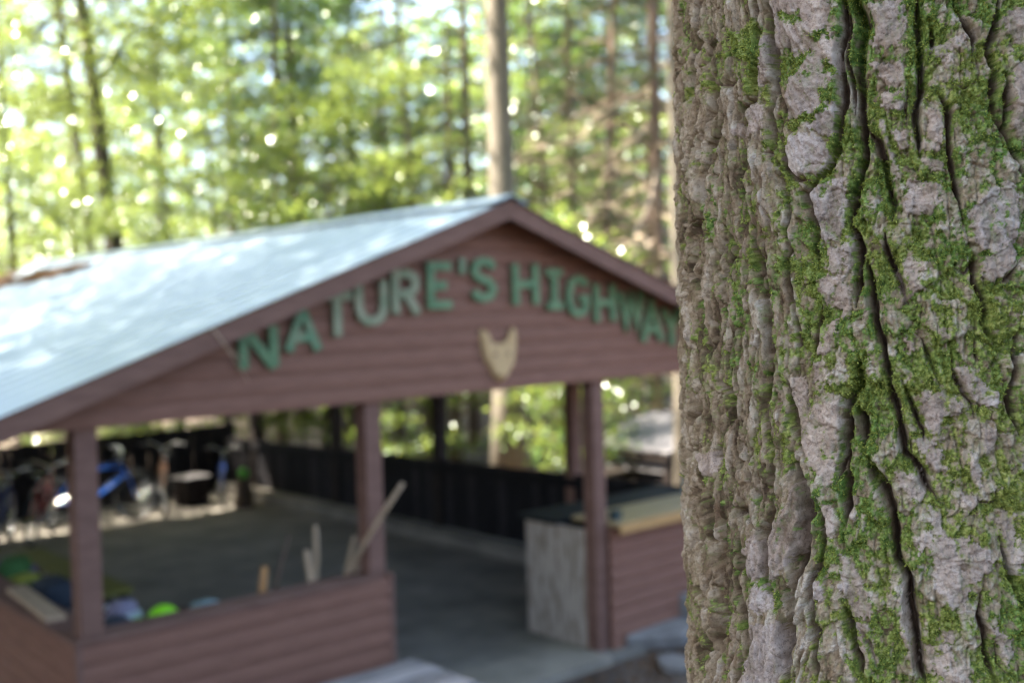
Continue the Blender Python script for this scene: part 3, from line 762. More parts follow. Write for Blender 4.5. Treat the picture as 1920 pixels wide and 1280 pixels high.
# furrows seen on the bark: (half width mm, depth mm, [tile letter, x, y ...])
FUR = [
 (4, 9, 'A', [(65,-60),(65,100),(80,250),(65,420),(60,560),(75,740),(110,870),(115,1000),(95,1130),(120,1270)]),
 (3, 7, 'A', [(180,-40),(180,120),(160,270),(145,390),(130,520),(135,650)]),
 (3.5, 8, 'A', [(265,180),(240,370),(265,460),(262,650),(285,760),(240,830),(225,920),(200,1040),(200,1180),(160,1330),(150,1500),(200,1640),(230,1770),(250,1950)]),
 (4.5, 7, 'A', [(500,-40),(500,60),(505,250),(495,400),(495,550),(435,600),(420,690)]),
 (5, 12, 'A', [(560,-60),(570,40),(590,200),(605,350),(600,500),(590,640),(600,760),(600,850),(540,850)]),
 (3.5, 8, 'A', [(600,850),(640,930),(640,1000),(690,1090),(700,1180),(680,1290),(700,1380),(675,1470),(690,1600),(720,1710),(760,1850),(750,1960)]),
 (3, 7, 'A', [(390,860),(400,900),(420,1020),(450,1140),(480,1270)]),
 (5, 12, 'C', [(470,-20),(485,20),(500,130),(515,250),(545,400),(570,480),(580,650),(600,800),(575,930),(550,1000),(575,1110),(600,1270)]),
 (3.2, 8, 'C', [(540,60),(555,200),(570,340),(570,480)]),
 (4.5, 10, 'E', [(600,-10),(605,200),(600,380),(560,450),(580,560),(575,700),(620,830)]),
 (3, 6, 'A', [(660,800),(680,930),(740,1000),(850,1000)]),
 (4.5, 10, 'A', [(1000,-60),(1005,150),(980,300),(992,400),(985,560),(978,700),(970,830),(920,940),(850,1010),(790,1080),(830,1180),(860,1290),(850,1400),(880,1500)]),
 (7, 11, 'A', [(985,300),(1000,560),(990,700),(1010,780)]),
 (6.5, 13, 'B', [(65,-60),(75,20),(115,130),(90,230),(85,400),(95,560),(110,720),(120,850),(100,960),(70,1080),(40,1260)]),
 (5, 9, 'B', [(10,-20),(15,40),(12,330),(40,480),(60,640)]),
 (5, 11, 'D', [(30,-60),(60,20),(90,110),(75,260),(80,350),(70,450)]),
 (5.5, 12, 'D', [(120,160),(160,380),(180,540),(220,650),(250,760),(270,900),(310,1020),(330,1150),(345,1270),(400,1310),(450,1370),(480,1450),(540,1540)]),
 (4.5, 10, 'B', [(120,700),(190,780),(230,930),(260,1030),(290,1140),(270,1230)]),
 (4.5, 10, 'D', [(230,30),(240,90),(270,190),(300,270),(340,370),(370,430)]),
 (6, 13, 'D', [(130,700),(95,770),(100,850),(50,930),(20,1000),(15,1100),(10,1270),(15,1460),(20,1680)]),
 (6, 13, 'D', [(50,930),(95,1060),(120,1150),(125,1270)]),
 (6.5, 13, 'F', [(125,0),(150,60),(230,200),(280,330),(290,470),(310,590),(350,650),(370,720),(365,820),(390,920),(420,1050),(430,1180),(470,1320)]),
 (4, 9, 'D', [(340,860),(380,980),(410,1050),(440,1150),(450,1200)]),
 (4, 9, 'D', [(375,1170),(390,1270)]),
 (5, 10, 'B', [(420,-50),(420,30),(430,200),(440,350),(440,480),(410,600),(415,720),(420,870)]),
 (3, 6, 'B', [(365,490),(350,600),(360,700)]),
 (4, 8, 'B', [(520,500),(570,560),(600,640),(600,780),(620,900),(650,1060),(680,1230)]),
 (4, 8, 'D', [(640,230),(690,260),(735,180),(740,310),(800,400),(810,480),(780,540),(820,600),(870,640),(875,690)]),
 (4, 8, 'B', [(630,-30),(640,30),(690,120),(750,200),(740,340)]),
 (4.5, 10, 'B', [(880,-40),(860,180),(830,250),(870,390),(850,520),(860,640),(900,700),(910,800)]),
 (4, 9, 'B', [(880,380),(940,420),(950,600),(920,690),(960,820),(1000,880),(1030,1000)]),
 (3, 7, 'B', [(480,100),(500,220),(480,320)]),
 (3, 6, 'B', [(615,470),(680,490),(760,440)]),
 (3.5, 7, 'D', [(1010,190),(940,280),(840,340)]),
 (4.5, 9, 'D', [(990,560),(980,700),(980,850),(940,950),(970,1080),(1010,1170)]),
 (2.5, 5, 'D', [(410,590),(450,640),(490,740),(520,820),(490,890)]),
 (3, 6, 'D', [(620,740),(620,790),(650,860),(690,940),(740,990),(745,1060)]),
 (2.5, 5, 'D', [(750,630),(740,700),(765,745)]),
 (3.5, 8, 'F', [(875,460),(905,590),(950,700),(990,800),(1010,900)]),
 (3.2, 7, 'F', [(775,775),(755,900),(790,980),(800,1080),(830,1200),(860,1290)]),
 (2.5, 6, 'F', [(860,1050),(870,1170),(920,1230)]),
 (5.5, 12, 'F', [(-5,820),(10,860),(30,950),(60,1060),(90,1150),(125,1270)]),
 (2.5, 6, 'F', [(200,1180),(150,1060),(80,960)]),
 (2.5, 5, 'F', [(720,220),(770,270),(860,270),(850,200)]),
 (3.5, 8, 'C', [(325,80),(350,190),(320,310),(340,400),(345,530),(340,610)]),
 (3.2, 7, 'C', [(320,650),(300,800),(310,880),(370,920),(385,1050),(360,1120)]),
 (4.5, 10, 'C', [(690,850),(710,960),(730,1080),(770,1200),(800,1290)]),
 (8.5, 16, 'E', [(740,30),(760,160),(800,230),(790,380),(770,520),(740,650),(715,780),(700,900),(690,1060),(680,1180),(720,1290)]),
 (3, 6, 'C', [(885,420),(880,480),(860,560),(850,700),(840,780)]),
 (2.5, 5, 'C', [(800,930),(810,1030)]),
 (3, 7, 'C', [(120,-30),(105,100),(110,190)]),
 (3, 7, 'C', [(150,850),(160,950),(200,1020),(160,1100),(150,1200)]),
 (3.5, 8, 'C', [(150,600),(140,700)]),
 (6.5, 14, 'E', [(200,20),(215,100),(230,280),(270,370),(280,500),(310,620),(320,760),(330,900),(300,1000),(300,1290)]),
 (4, 9, 'E', [(420,580),(410,720),(430,850),(450,960),(465,1080),(470,1170)]),
 (3, 7, 'E', [(455,600),(475,700),(470,780)]),
 (3, 6, 'E', [(380,180),(375,290),(395,330),(470,320),(490,380),(530,430)]),
 (4.5, 10, 'E', [(870,250),(880,330),(900,480),(890,600),(850,660),(830,730),(830,830),(850,950),(860,1080),(880,1270)]),
 (3, 7, 'E', [(240,900),(240,1100),(260,1250)]),
 (2.5, 5, 'E', [(600,1100),(640,1140),(650,1200),(680,1250)]),
 (4.5, 10, 'E', [(1015,-10),(1000,50),(960,170)]),
 (3, 6, 'E', [(470,40),(480,180),(500,260)]),
 (3, 6, 'A', [(310,480),(370,470),(410,435)]),
 (3, 6, 'A', [(700,210),(705,260),(690,330)]),
]
# plates bare of moss (grey to pinkish), as outlines
BARE = [
 ('A', [(610,0),(720,-40),(900,-40),(905,40),(925,180),(960,300),(985,340),(900,480),(950,560),(940,720),(850,690),(710,630),(700,400),(740,340),(700,270),(620,290),(640,180)]),
 ('A', [(670,860),(740,760),(870,770),(930,870),(860,960),(740,970)]),
 ('A', [(470,590),(550,600),(550,720),(400,760),(390,720),(480,680)]),
 ('A', [(525,480),(545,200),(580,250),(580,420)]),
 ('A', [(810,1060),(1010,1000),(1010,1270),(870,1270),(850,1180)]),
 ('C', [(880,-10),(1010,0),(960,80),(900,90)]), ('C', [(930,130),(1010,110),(1010,230),(940,240)]), ('C', [(880,300),(1010,270),(1010,450),(900,450)]),
 ('B', [(140,20),(330,-10),(340,150),(300,250),(150,240),(190,160)]),
 ('B', [(160,350),(335,350),(340,450),(250,480)]), ('B', [(220,520),(340,490),(350,590),(290,620),(220,600)]),
 ('B', [(265,740),(350,730),(360,820),(310,820)]), ('B', [(350,1150),(370,1010),(530,1040),(540,1120),(490,1190),(360,1170)]),
 ('B', [(500,270),(690,190),(690,230),(610,290),(600,370)]),
 ('B', [(720,1190),(830,1060),(960,1050),(975,1200),(960,1310),(860,1380),(780,1370),(740,1280)]),
 ('B', [(890,100),(1030,40),(1030,230),(960,200)]), ('B', [(980,360),(1040,350),(1040,800),(960,700)]),
 ('B', [(480,600),(550,640),(555,820),(440,820),(480,720)]), ('B', [(440,890),(560,890),(560,950),(500,960)]),
 ('B', [(200,680),(250,720),(260,830),(300,900),(320,1000),(280,1000),(240,850)]),
 ('D', [(300,250),(360,190),(480,200),(400,300),(480,340),(350,400),(330,320)]),
 ('D', [(800,180),(960,80),(970,200),(890,280),(800,300)]),
 ('D', [(460,940),(550,930),(660,1000),(640,1050),(550,1060),(550,1200),(500,1190),(450,1030)]),
 ('D', [(640,800),(690,800),(860,930),(860,1010),(760,990),(690,920)]),
 ('D', [(390,1190),(470,1180),(550,1270),(580,1360),(520,1360),(440,1270)]),
 ('D', [(350,600),(400,640),(390,720),(360,700)]), ('D', [(530,570),(590,590),(590,670),(550,650)]), ('D', [(780,1150),(850,1120),(860,1220),(800,1270)]),
 ('D', [(10,60),(60,40),(50,200),(10,260)]), ('D', [(0,330),(45,380),(40,500),(0,520)]),
 ('F', [(700,30),(770,50),(775,170),(740,180)]), ('F', [(300,110),(420,110),(450,200),(430,280),(330,180)]),
 ('F', [(640,210),(740,250),(720,310),(660,280)]), ('F', [(470,300),(550,330),(570,460),(510,430)]),
 ('F', [(510,500),(640,470),(800,540),(830,650),(700,730),(680,860),(630,830),(540,750),(520,600)]),
 ('F', [(880,330),(960,350),(960,470),(1020,660),(960,690),(900,590)]),
 ('F', [(440,1060),(600,1070),(610,1150),(510,1230),(440,1170)]), ('F', [(540,1200),(710,1180),(710,1300),(560,1300)]),
 ('F', [(410,460),(500,430),(500,520),(440,540)]), ('F', [(330,720),(370,870),(380,1040),(400,1150),(370,1200),(330,960)]),
 ('F', [(0,560),(60,640),(150,800),(160,880),(50,900),(0,760)]), ('F', [(50,950),(150,960),(210,1180),(130,1230),(100,1050)]),
 ('F', [(810,960),(950,1040),(930,1180),(870,1080)]), ('F', [(40,240),(85,230),(90,330),(60,385),(40,340)]), ('F', [(540,990),(620,980),(620,1060),(570,1040)]),
 ('E', [(580,460),(700,300),(720,190),(780,190),(790,300),(750,520),(640,660),(600,700),(580,560)]),
 ('E', [(830,0),(980,0),(960,160),(910,170),(850,80)]), ('C', [(720,870),(810,870),(820,1000),(980,980),(980,1180),(900,1280),(800,1270),(760,1150)]),
 ('E', [(490,980),(640,960),(670,1150),(640,1290),(440,1290),(480,1130)]), ('E', [(500,760),(570,740),(630,850),(560,900),(510,850)]),
 ('C', [(860,560),(980,530),(980,650),(900,720),(860,700)]), ('C', [(840,780),(900,720),(920,860),(850,860)]),
 ('E', [(890,260),(960,330),(950,470),(890,420)]), ('E', [(820,740),(890,700),(900,800),(850,810)]),
 ('E', [(440,560),(520,450),(560,520),(550,680),(490,680)]), ('E', [(210,0),(290,0),(300,100),(230,140)]),
]
MOSSY = [('A', [(630,60),(760,60),(800,110),(700,140),(640,120)]), ('A', [(640,300),(760,310),(830,290),(770,370),(720,420),(690,500),(630,470)]),
         ('A', [(880,500),(950,490),(960,560),(900,570)]), ('A', [(890,340),(960,350),(960,410),(900,410)]), ('A', [(720,660),(860,620),(900,560),(930,600),(800,700),(850,740),(740,720)]),
         ('A', [(360,200),(500,90),(500,420),(480,540),(450,500),(460,330),(380,300)]), ('A', [(820,190),(920,130),(930,200),(850,220)])]

T_D, T_XC = 1.16, 1715.0
ta = math.atan((T_XC - 960) / FPX)
tl = math.atan((1276 - 960) / FPX)
T_R = T_D * math.sin(ta - tl)
T_AX = AU - 0.032 * AR; T_AX = T_AX / np.linalg.norm(T_AX)
dirc = AF * math.cos(ta) + AR * math.sin(ta)
T_O = CAM + dirc * T_D
E1 = CAM - T_O; E1 = E1 - T_AX * (E1 @ T_AX); E1 /= np.linalg.norm(E1)
E2 = np.cross(T_AX, E1)
LEFT = 1.0 if (E2 @ AR) < 0 else -1.0        # sign of the angle towards the left silhouette
def to_surf(px, py):
    d = ray(px, py); d = d / np.linalg.norm(d)
    o = CAM - T_O
    dp = d - T_AX * (d @ T_AX); op = o - T_AX * (o @ T_AX)
    A_ = dp @ dp; B_ = 2 * dp @ op; C_ = op @ op - T_R ** 2
    disc = max(B_ * B_ - 4 * A_ * C_, 0.0)
    t = (-B_ - math.sqrt(disc)) / (2 * A_)
    q = o + d * t
    th = math.atan2(q @ E2, q @ E1) * LEFT
    return th * T_R, q @ T_AX
def tile_pts(k, pts):
    ox, oy = OFF[k]
    return np.array([to_surf(ox + x / TK, oy + y / TK) for x, y in pts])

def seg_dist(S, T, poly):
    """distance to a polyline and the arc distance to its nearer end"""
    best = np.full(S.shape, 9.0); pos = np.zeros(S.shape)
    cum = 0.0
    for a, b in zip(poly[:-1], poly[1:]):
        ab = b - a; L2 = ab @ ab + 1e-12; L = math.sqrt(L2)
        u = np.clip(((S - a[0]) * ab[0] + (T - a[1]) * ab[1]) / L2, 0, 1)
        d = np.hypot(S - a[0] - u * ab[0], T - a[1] - u * ab[1])
        near = d < best
        best = np.where(near, d, best); pos = np.where(near, cum + u * L, pos)
        cum += L
    return best, np.minimum(pos, cum - pos)
def inside(S, T, poly):
    r = np.zeros(S.shape, bool)
    n = len(poly)
    for i in range(n):
        a = poly[i]; b = poly[(i + 1) % n]
        if a[1] == b[1]: continue
        c_ = (a[1] > T) != (b[1] > T)
        r ^= c_ & (S < (b[0] - a[0]) * (T - a[1]) / (b[1] - a[1]) + a[0])
    return r

def SP(px): return to_surf(px, 640)[0]
def bark(th, t):
    """height (m) and colour masks for angle arrays th (rows) and heights t along the axis"""
    S = th * T_R; T = t
    mm = 1000.0
    x = S * mm; y = T * mm
    wx = 3.4 * fbm(x / 22, y / 34, 1, 3); wy = 4.5 * fbm(x / 25, y / 28, 2, 3)
    thc = np.minimum(th, math.radians(66)) * (90.0 / 79.0)
    xf = T_R * mm * (np.sin(thc) / (90.0 / 79.0) + 0.42 * np.maximum(th - math.radians(66), 0))   # keeps ridges broad round the flank
    cosv = np.clip(np.cos(np.abs(th) * (90.0 / 79.0)), 0.30, 1)
    rx1 = perlin(x / 3.1, y / 3.7, 4); ry1 = perlin(x / 3.3, y / 3.4, 8)
    rx2 = perlin(x / 1.5, y / 1.7, 5); ry2 = perlin(x / 1.6, y / 1.6, 9)
    fx = 2.4 * fbm(x / 26, y / 44, 3, 2) + 0.7 * perlin(x / 8, y / 13, 6) + 0.35 * rx1
    fy = 2.0 * fbm(x / 30, y / 40, 7, 2)
    Sw = S + fx / mm; Tw = T + fy / mm
    leftw = smooth(SP(1550), SP(1320), S)                 # brown ragged flank towards the silhouette
    h = 3.0 * fbm(x / 60, y / 160, 20, 2)
    # furrows
    F = np.zeros(S.shape); depth = np.zeros(S.shape); slope = np.zeros(S.shape)
    for (w, dp, k, pts) in FUR:
        poly = tile_pts(k, pts)
        lo = poly.min(0) - 0.03; hi = poly.max(0) + 0.03
        c0, c1 = np.searchsorted(th[0] * T_R, [lo[0], hi[0]]); r0, r1 = np.searchsorted(t[:, 0], [lo[1], hi[1]])
        if c1 <= c0 or r1 <= r0: continue
        sl = (slice(r0, r1), slice(c0, c1))
        d, endd = seg_dist(Sw[sl], Tw[sl], poly); d = d * mm
        tap = smooth(-0.004, 0.022, endd)
        wv = np.maximum(w * 0.52 * tap / cosv[sl] * (1 + 0.55 * perlin(y[sl] / 21, x[sl] / 60, 31 + int(dp)) + 0.25 * perlin(y[sl] / 8, x[sl] / 30, 37)), 0.5)
        prof = np.clip(1.12 - d / (1.5 * wv), 0, 1)
        depth[sl] = np.maximum(depth[sl], (dp * 1.9 + 4) * (0.9 + 0.35 * leftw[sl]) * prof * (0.25 + 0.75 * tap))
        F[sl] = np.maximum(F[sl], prof)
        slope[sl] = np.maximum(slope[sl], np.exp(-d / 6.0) * min(1.0, dp / 10))
    # secondary cracks between
    c1_ = perlin((xf + wx * 1.6) / (15 - 4 * leftw), (y + wy) / 95, 41) + 0.04 * rx1; k1 = np.clip(1 - np.abs(c1_) / (0.085 + 0.03 * leftw), 0, 1)
    c2_ = perlin((xf + wx * 1.2) / 8.5, (y + wy * 2) / 40, 43) + 0.05 * rx1; k2 = np.clip(1 - np.abs(c2_) / 0.085, 0, 1)
    c3_ = perlin((x + wx * 2.0) / 30, (y + wy * 2) / 14, 47) + 0.05 * ry1; k3 = np.clip(1 - np.abs(c3_) / 0.045, 0, 1) * (1 - leftw)
    pl = np.zeros(S.shape, bool); ms = np.zeros(S.shape, bool)
    rx3 = perlin(x / 6.5, y / 6.5, 65); ry3 = perlin(x / 6.5, y / 6.5, 66)
    Sp = S + (wx * 0.8 + 2.4 * rx3 + 1.9 * rx1 + 1.5 * rx2) / mm; Tp = T + (wy * 0.8 + 2.4 * ry3 + 1.9 * ry1 + 1.5 * ry2) / mm
    for dst, src, gr in ((pl, BARE, 1.12), (ms, MOSSY, 1.0)):
        for k, pts in src:
            poly = tile_pts(k, pts)
            poly = poly.mean(0) + (poly - poly.mean(0)) * gr
            lo = poly.min(0) - 0.01; hi = poly.max(0) + 0.01
            c0, c1 = np.searchsorted(th[0] * T_R, [lo[0], hi[0]]); r0, r1 = np.searchsorted(t[:, 0], [lo[1], hi[1]])
            if c1 <= c0 or r1 <= r0: continue
            sl = (slice(r0, r1), slice(c0, c1))
            dst[sl] |= inside(Sp[sl], Tp[sl], poly)
    pl &= ~ms
    plf = pl.astype(float)
    calm = 1 - 0.75 * plf
    h = h - 2.4 * slope - k1 * (4.0 + 11.0 * leftw) * calm - k2 * (1.8 + 4.0 * leftw) * calm - k3 * 1.8 * calm
    # overlapping scales: each cell tilted so its lower lip stands out
    f1, f2, cid, ex, ey = worley((xf + wx * 1.6 + rx1 + 0.6 * rx2) / (21 - 10 * leftw), (y + wy * 1.6 + ry1 + 0.6 * ry2) / (33 + 34 * leftw), 71)
    e1 = f2 - f1
    h = h + ((cid - 0.5) * (4.6 - 0.8 * leftw) - ey * (2.6 - 1.7 * leftw) + ex * 4.0 * (cid - 0.5)) * (0.35 + 0.65 * calm)
    g1, g2, gid, hx_, hy_ = worley((xf + wx * 1.2 + 0.8 * rx1 + 0.5 * rx2) / (8.0 - 3.5 * leftw), (y + wy * 1.1 + 0.8 * ry1 + 0.5 * ry2) / (10 + 14 * leftw), 77)
    h = h + ((gid - 0.5) * (2.5 + 0.5 * leftw) - hy_ * (1.2 - 0.8 * leftw)) * (0.22 + 0.78 * calm)
    s1, s2, sid, _, sy_ = worley((x + rx2 * 0.5) / (3.9 - 0.6 * leftw), (y + ry2 * 0.5) / (4.6 + 6 * leftw), 79)
    h = h + ((sid - 0.5) * 0.95 - sy_ * 0.3) * (0.35 + 0.65 * calm)
    h = h - np.clip(1 - e1 / 0.065, 0, 1) * 3.2 * calm - np.clip(1 - (g2 - g1) / 0.11, 0, 1) * 1.7 * calm - np.clip(1 - (s2 - s1) / 0.16, 0, 1) * 0.45
    rim = np.clip(1 - np.abs((g2 - g1) - 0.17) / 0.10, 0, 1) * smooth(0.45, 0.8, gid) + 0.8 * np.clip(1 - np.abs(e1 - 0.12) / 0.06, 0, 1) * smooth(0.4, 0.7, cid)
    # layered flake edges
    n1 = fbm((xf + wx) / (24 - 6 * leftw), (y + wy) / (18 + 24 * leftw), 81, 5, 0.55)
    st_ = n1 * 7.0; ter = np.floor(st_); h = h + ter * (0.75 + 0.45 * leftw)
    n2 = fbm((x - y * 0.35 * (1 - leftw)) / (10 - 4 * leftw), (y + x * 0.3 * (1 - leftw)) / (6.5 + 9 * leftw), 85, 4, 0.55)
    te2 = np.floor(n2 * 4.5); h = h + te2 * 0.5
    h = h + plf * 1.8
    h = h - 0.55 * np.abs(rx2) - 0.55 * np.abs(perlin(x / 3.0, y / 3.0, 91)) + 0.3 * perlin(x / 0.95, y / 0.95, 92)
    h = np.minimum(h, 9.0) - depth
    # long fibres: run the relief together along the grain on the flank and on furrow walls
    def along(a_, k):
        p_ = np.pad(a_, ((k, k), (0, 0)), mode='edge'); c_ = np.cumsum(np.concatenate([np.zeros((1, a_.shape[1])), p_], 0), 0)
        return (c_[2 * k + 1:] - c_[:-2 * k - 1]) / (2 * k + 1)
    gs = np.abs(np.gradient(h, axis=1)); steep = 0.8 * along(smooth(0.7, 2.0, gs), 2); steep = (steep + np.roll(steep, 1, 1) + np.roll(steep, -1, 1)) / 2
    wgt = np.clip(np.maximum(np.maximum(0.12 * leftw, 0.9 * smooth(0.03, 0.3, F)), steep), 0, 1)
    h = h * (1 - wgt) + along(along(h, 2), 2) * wgt
    h = h - wgt * (0.7 * np.abs(perlin(x / 2.0, y / 9.0, 97)) + 0.45 * np.abs(perlin(x / 1.1, y / 4.0, 98)))
    h = h - leftw * (0.9 * np.abs(perlin(xf / 2.2, y / 12.0, 93)) + 0.5 * np.abs(perlin(xf / 1.2, y / 4.0, 94)))
    # moss grows in the joints and on the right flank
    prob = 0.275 - 0.25 * smooth(SP(1618), SP(1403), S) - 0.08 * smooth(SP(1337), SP(1280), S) - 0.06 * smooth(-0.05, -0.2, T) * smooth(SP(1618), SP(1452), S)
    mn = 0.42 * fbm((x + wx) / 30, (y + wy) / 46, 101, 4) + 0.58 * fbm(x / 6.5, y / 7.5, 105, 4, 0.7)
    joint = np.clip(1 - e1 / 0.30, 0, 1)
    mv = mn * 1.55 + (prob - 0.24) + 0.26 * joint * (1 - 0.4 * leftw) - 0.26 * smooth(0.45, 0.9, cid) + 0.36 * slope * (1 - 0.45 * leftw) - 0.05 * te2 - 0.18 * smooth(0.5, 0.9, gid) + 0.10 * (sid - 0.5)
    mv = mv - 0.95 * smooth(0.20, 0.75, F) * (0.8 + 1.2 * perlin(x / 25, y / 60, 120))
    mv = np.where(pl, mv * 0.7 - 0.30, mv)
    mv = np.where(ms, mv + 0.5, mv)
    moss = smooth(-0.04, 0.10, mv)
    thick = smooth(0.06, 0.45, mv)
    m1, m2, mid_, _, _ = worley(x / 2.7 + 0.4 * rx1, y / 2.7 + 0.4 * ry1, 131)
    h = h + moss * ((0.6 - m1) * 1.9 * (0.35 + 0.8 * thick) * (1 - 0.6 * wgt) + 1.3 * thick + 0.9 * perlin(x / 6, y / 6, 133) + 0.5 * ry2 * (1 - wgt))
    film = smooth(-0.55, 0.25, mv + 0.25 * perlin(x / 18, y / 26, 150)) * (1 - 0.35 * leftw) * (1 - 0.45 * plf)
    tone = np.clip(0.42 * cid + 0.40 * gid + 0.22 * sid + 0.05 * te2 + 0.02 - 0.16 * leftw, 0, 1)
    grain = np.clip(0.75 - 0.55 * m1 + 0.5 * (mid_ - 0.5), 0, 1)
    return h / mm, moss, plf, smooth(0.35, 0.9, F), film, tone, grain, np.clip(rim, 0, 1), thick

def trunk_material():
    m, n, l = new_mat('mossy_bark')
    b = n['Principled BSDF']
    def attr(a):
        q = n.new('ShaderNodeAttribute'); q.attribute_name = a; return q.outputs['Fac']
    tc = n.new('ShaderNodeTexCoord')
    def noise(s, d=5, r=0.6, st=None):
        t = n.new('ShaderNodeTexNoise'); t.inputs['Scale'].default_value = s; t.inputs['Detail'].default_value = d; t.inputs['Roughness'].default_value = r
        if st:
            mp = n.new('ShaderNodeMapping'); mp.inputs['Scale'].default_value = st
            l.new(tc.outputs['Object'], mp.inputs[0]); l.new(mp.outputs[0], t.inputs['Vector'])
        else:
            l.new(tc.outputs['Object'], t.inputs['Vector'])
        return t.outputs[0]
    def ramp(f, *stops):
        r = n.new('ShaderNodeValToRGB'); e = r.color_ramp.elements
        while len(e) < len(stops): e.new(0.5)
        for q, (p_, c) in zip(e, stops):
            q.position = p_; q.color = (*c, 1)
        l.new(f, r.inputs[0]); return r.outputs[0]
    def mix(f, a, c):
        q = n.new('ShaderNodeMix'); q.data_type = 'RGBA'
        l.new(f, q.inputs[0]) if not isinstance(f, float) else setattr(q.inputs[0], 'default_value', f)
        l.new(a, q.inputs[6]); l.new(c, q.inputs[7]); return q.outputs[2]
    tn = attr('tone')
    nz = noise(46, 8, 0.7, (1, 1, 0.55))
    ad = n.new('ShaderNodeMath'); ad.operation = 'MULTIPLY_ADD'; ad.inputs[1].default_value = 1.1; ad.inputs[2].default_value = -0.55
    l.new(nz, ad.inputs[0])
    ad2 = n.new('ShaderNodeMath'); ad2.operation = 'ADD'; l.new(ad.outputs[0], ad2.inputs[0]); l.new(tn, ad2.inputs[1])
    brown = ramp(ad2.outputs[0], (0.08, (0.072, 0.043, 0.023)), (0.28, (0.165, 0.110, 0.064)), (0.48, (0.28, 0.205, 0.132)), (0.70, (0.40, 0.32, 0.235)), (0.92, (0.52, 0.45, 0.375)))
    rust = ramp(noise(60, 6, 0.7, (1, 1, 0.3)), (0.3, (0.11, 0.055, 0.03)), (0.7, (0.22, 0.13, 0.075)))
    fr = ramp(noise(11, 5, 0.65, (1, 1, 0.5)), (0.58, (0, 0, 0)), (0.72, (0.65, 0.65, 0.65)))
    brown = mix(fr, brown, rust)
    rimc = ramp(noise(90, 6, 0.7), (0.3, (0.19, 0.125, 0.075)), (0.7, (0.40, 0.31, 0.225)))
    rm = n.new('ShaderNodeMath'); rm.operation = 'MULTIPLY'; rm.inputs[1].default_value = 0.7; l.new(attr('rim'), rm.inputs[0])
    brown = mix(rm.outputs[0], brown, rimc)
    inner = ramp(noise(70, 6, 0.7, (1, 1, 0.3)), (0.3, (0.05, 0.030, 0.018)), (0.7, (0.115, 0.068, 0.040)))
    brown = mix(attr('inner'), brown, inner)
    def mul(a_, c_, f_):
        q = n.new('ShaderNodeMix'); q.data_type = 'RGBA'; q.blend_type = 'MULTIPLY'; q.inputs[0].default_value = f_
        l.new(a_, q.inputs[6]); l.new(c_, q.inputs[7]); return q.outputs[2]
    pz = n.new('ShaderNodeMath'); pz.operation = 'MULTIPLY_ADD'; pz.inputs[1].default_value = 1.5; pz.inputs[2].default_value = -0.75
    l.new(noise(40, 9, 0.75), pz.inputs[0])
    pz2 = n.new('ShaderNodeMath'); pz2.operation = 'MULTIPLY_ADD'; pz2.inputs[1].default_value = 0.55; l.new(tn, pz2.inputs[0])
    l.new(pz.outputs[0], pz2.inputs[2])
    pz3 = n.new('ShaderNodeMath'); pz3.operation = 'ADD'; pz3.inputs[1].default_value = 0.25; l.new(pz2.outputs[0], pz3.inputs[0])
    plate = ramp(pz3.outputs[0], (0.15, (0.17, 0.128, 0.10)), (0.38, (0.30, 0.242, 0.205)), (0.58, (0.41, 0.345, 0.31)), (0.85, (0.54, 0.475, 0.435)))
    lil = ramp(noise(7, 3, 0.5), (0.42, (1.0, 0.91, 0.82)), (0.6, (0.97, 0.94, 0.93)))
    plate = mul(plate, lil, 1.0)
    base = mix(attr('plate'), brown, plate)
    spk = ramp(noise(260, 7, 0.85), (0.38, (0.30, 0.27, 0.25)), (0.49, (1, 1, 1)))
    base = mul(base, spk, 0.75)
    filmc = ramp(noise(60, 7, 0.75), (0.3, (0.095, 0.130, 0.034)), (0.7, (0.25, 0.28, 0.105)))
    fm = n.new('ShaderNodeMath'); fm.operation = 'MULTIPLY'; l.new(attr('film'), fm.inputs[0])
    l.new(ramp(noise(120, 7, 0.78), (0.42, (0.05, 0.05, 0.05)), (0.60, (0.9, 0.9, 0.9))), fm.inputs[1])
    base = mix(fm.outputs[0], base, filmc)
    gz_ = n.new('ShaderNodeMath'); gz_.operation = 'MULTIPLY_ADD'; gz_.inputs[1].default_value = 1.3; gz_.inputs[2].default_value = -0.65
    l.new(noise(130, 7, 0.78), gz_.inputs[0])
    gz2 = n.new('ShaderNodeMath'); gz2.operation = 'ADD'; l.new(gz_.outputs[0], gz2.inputs[0]); l.new(attr('grain'), gz2.inputs[1])
    mossc = ramp(gz2.outputs[0], (0.08, (0.055, 0.076, 0.013)), (0.34, (0.130, 0.160, 0.028)), (0.58, (0.225, 0.250, 0.052)), (0.86, (0.38, 0.38, 0.12)))
    deep = ramp(noise(9, 5, 0.6), (0.42, (1.0, 1.0, 1.0)), (0.62, (0.58, 0.85, 0.75)))
    mossc = mul(mossc, deep, 1.0)
    old = ramp(noise(30, 6, 0.7), (0.60, (0, 0, 0)), (0.74, (0.6, 0.6, 0.6)))
    oldc = ramp(noise(110, 4, 0.6), (0.3, (0.075, 0.062, 0.022)), (0.7, (0.17, 0.145, 0.06)))
    mossc = mix(old, mossc, oldc)
    base = mix(attr('moss'), base, mossc)
    l.new(base, b.inputs['Base Color'])
    b.inputs['Roughness'].default_value = 0.8
    b.inputs['Specular IOR Level'].default_value = 0.35
    bp = n.new('ShaderNodeBump'); bp.inputs['Strength'].default_value = 0.8; bp.inputs['Distance'].default_value = 0.0016
    l.new(noise(420, 6, 0.75), bp.inputs['Height']); l.new(bp.outputs[0], b.inputs['Normal'])
    return m
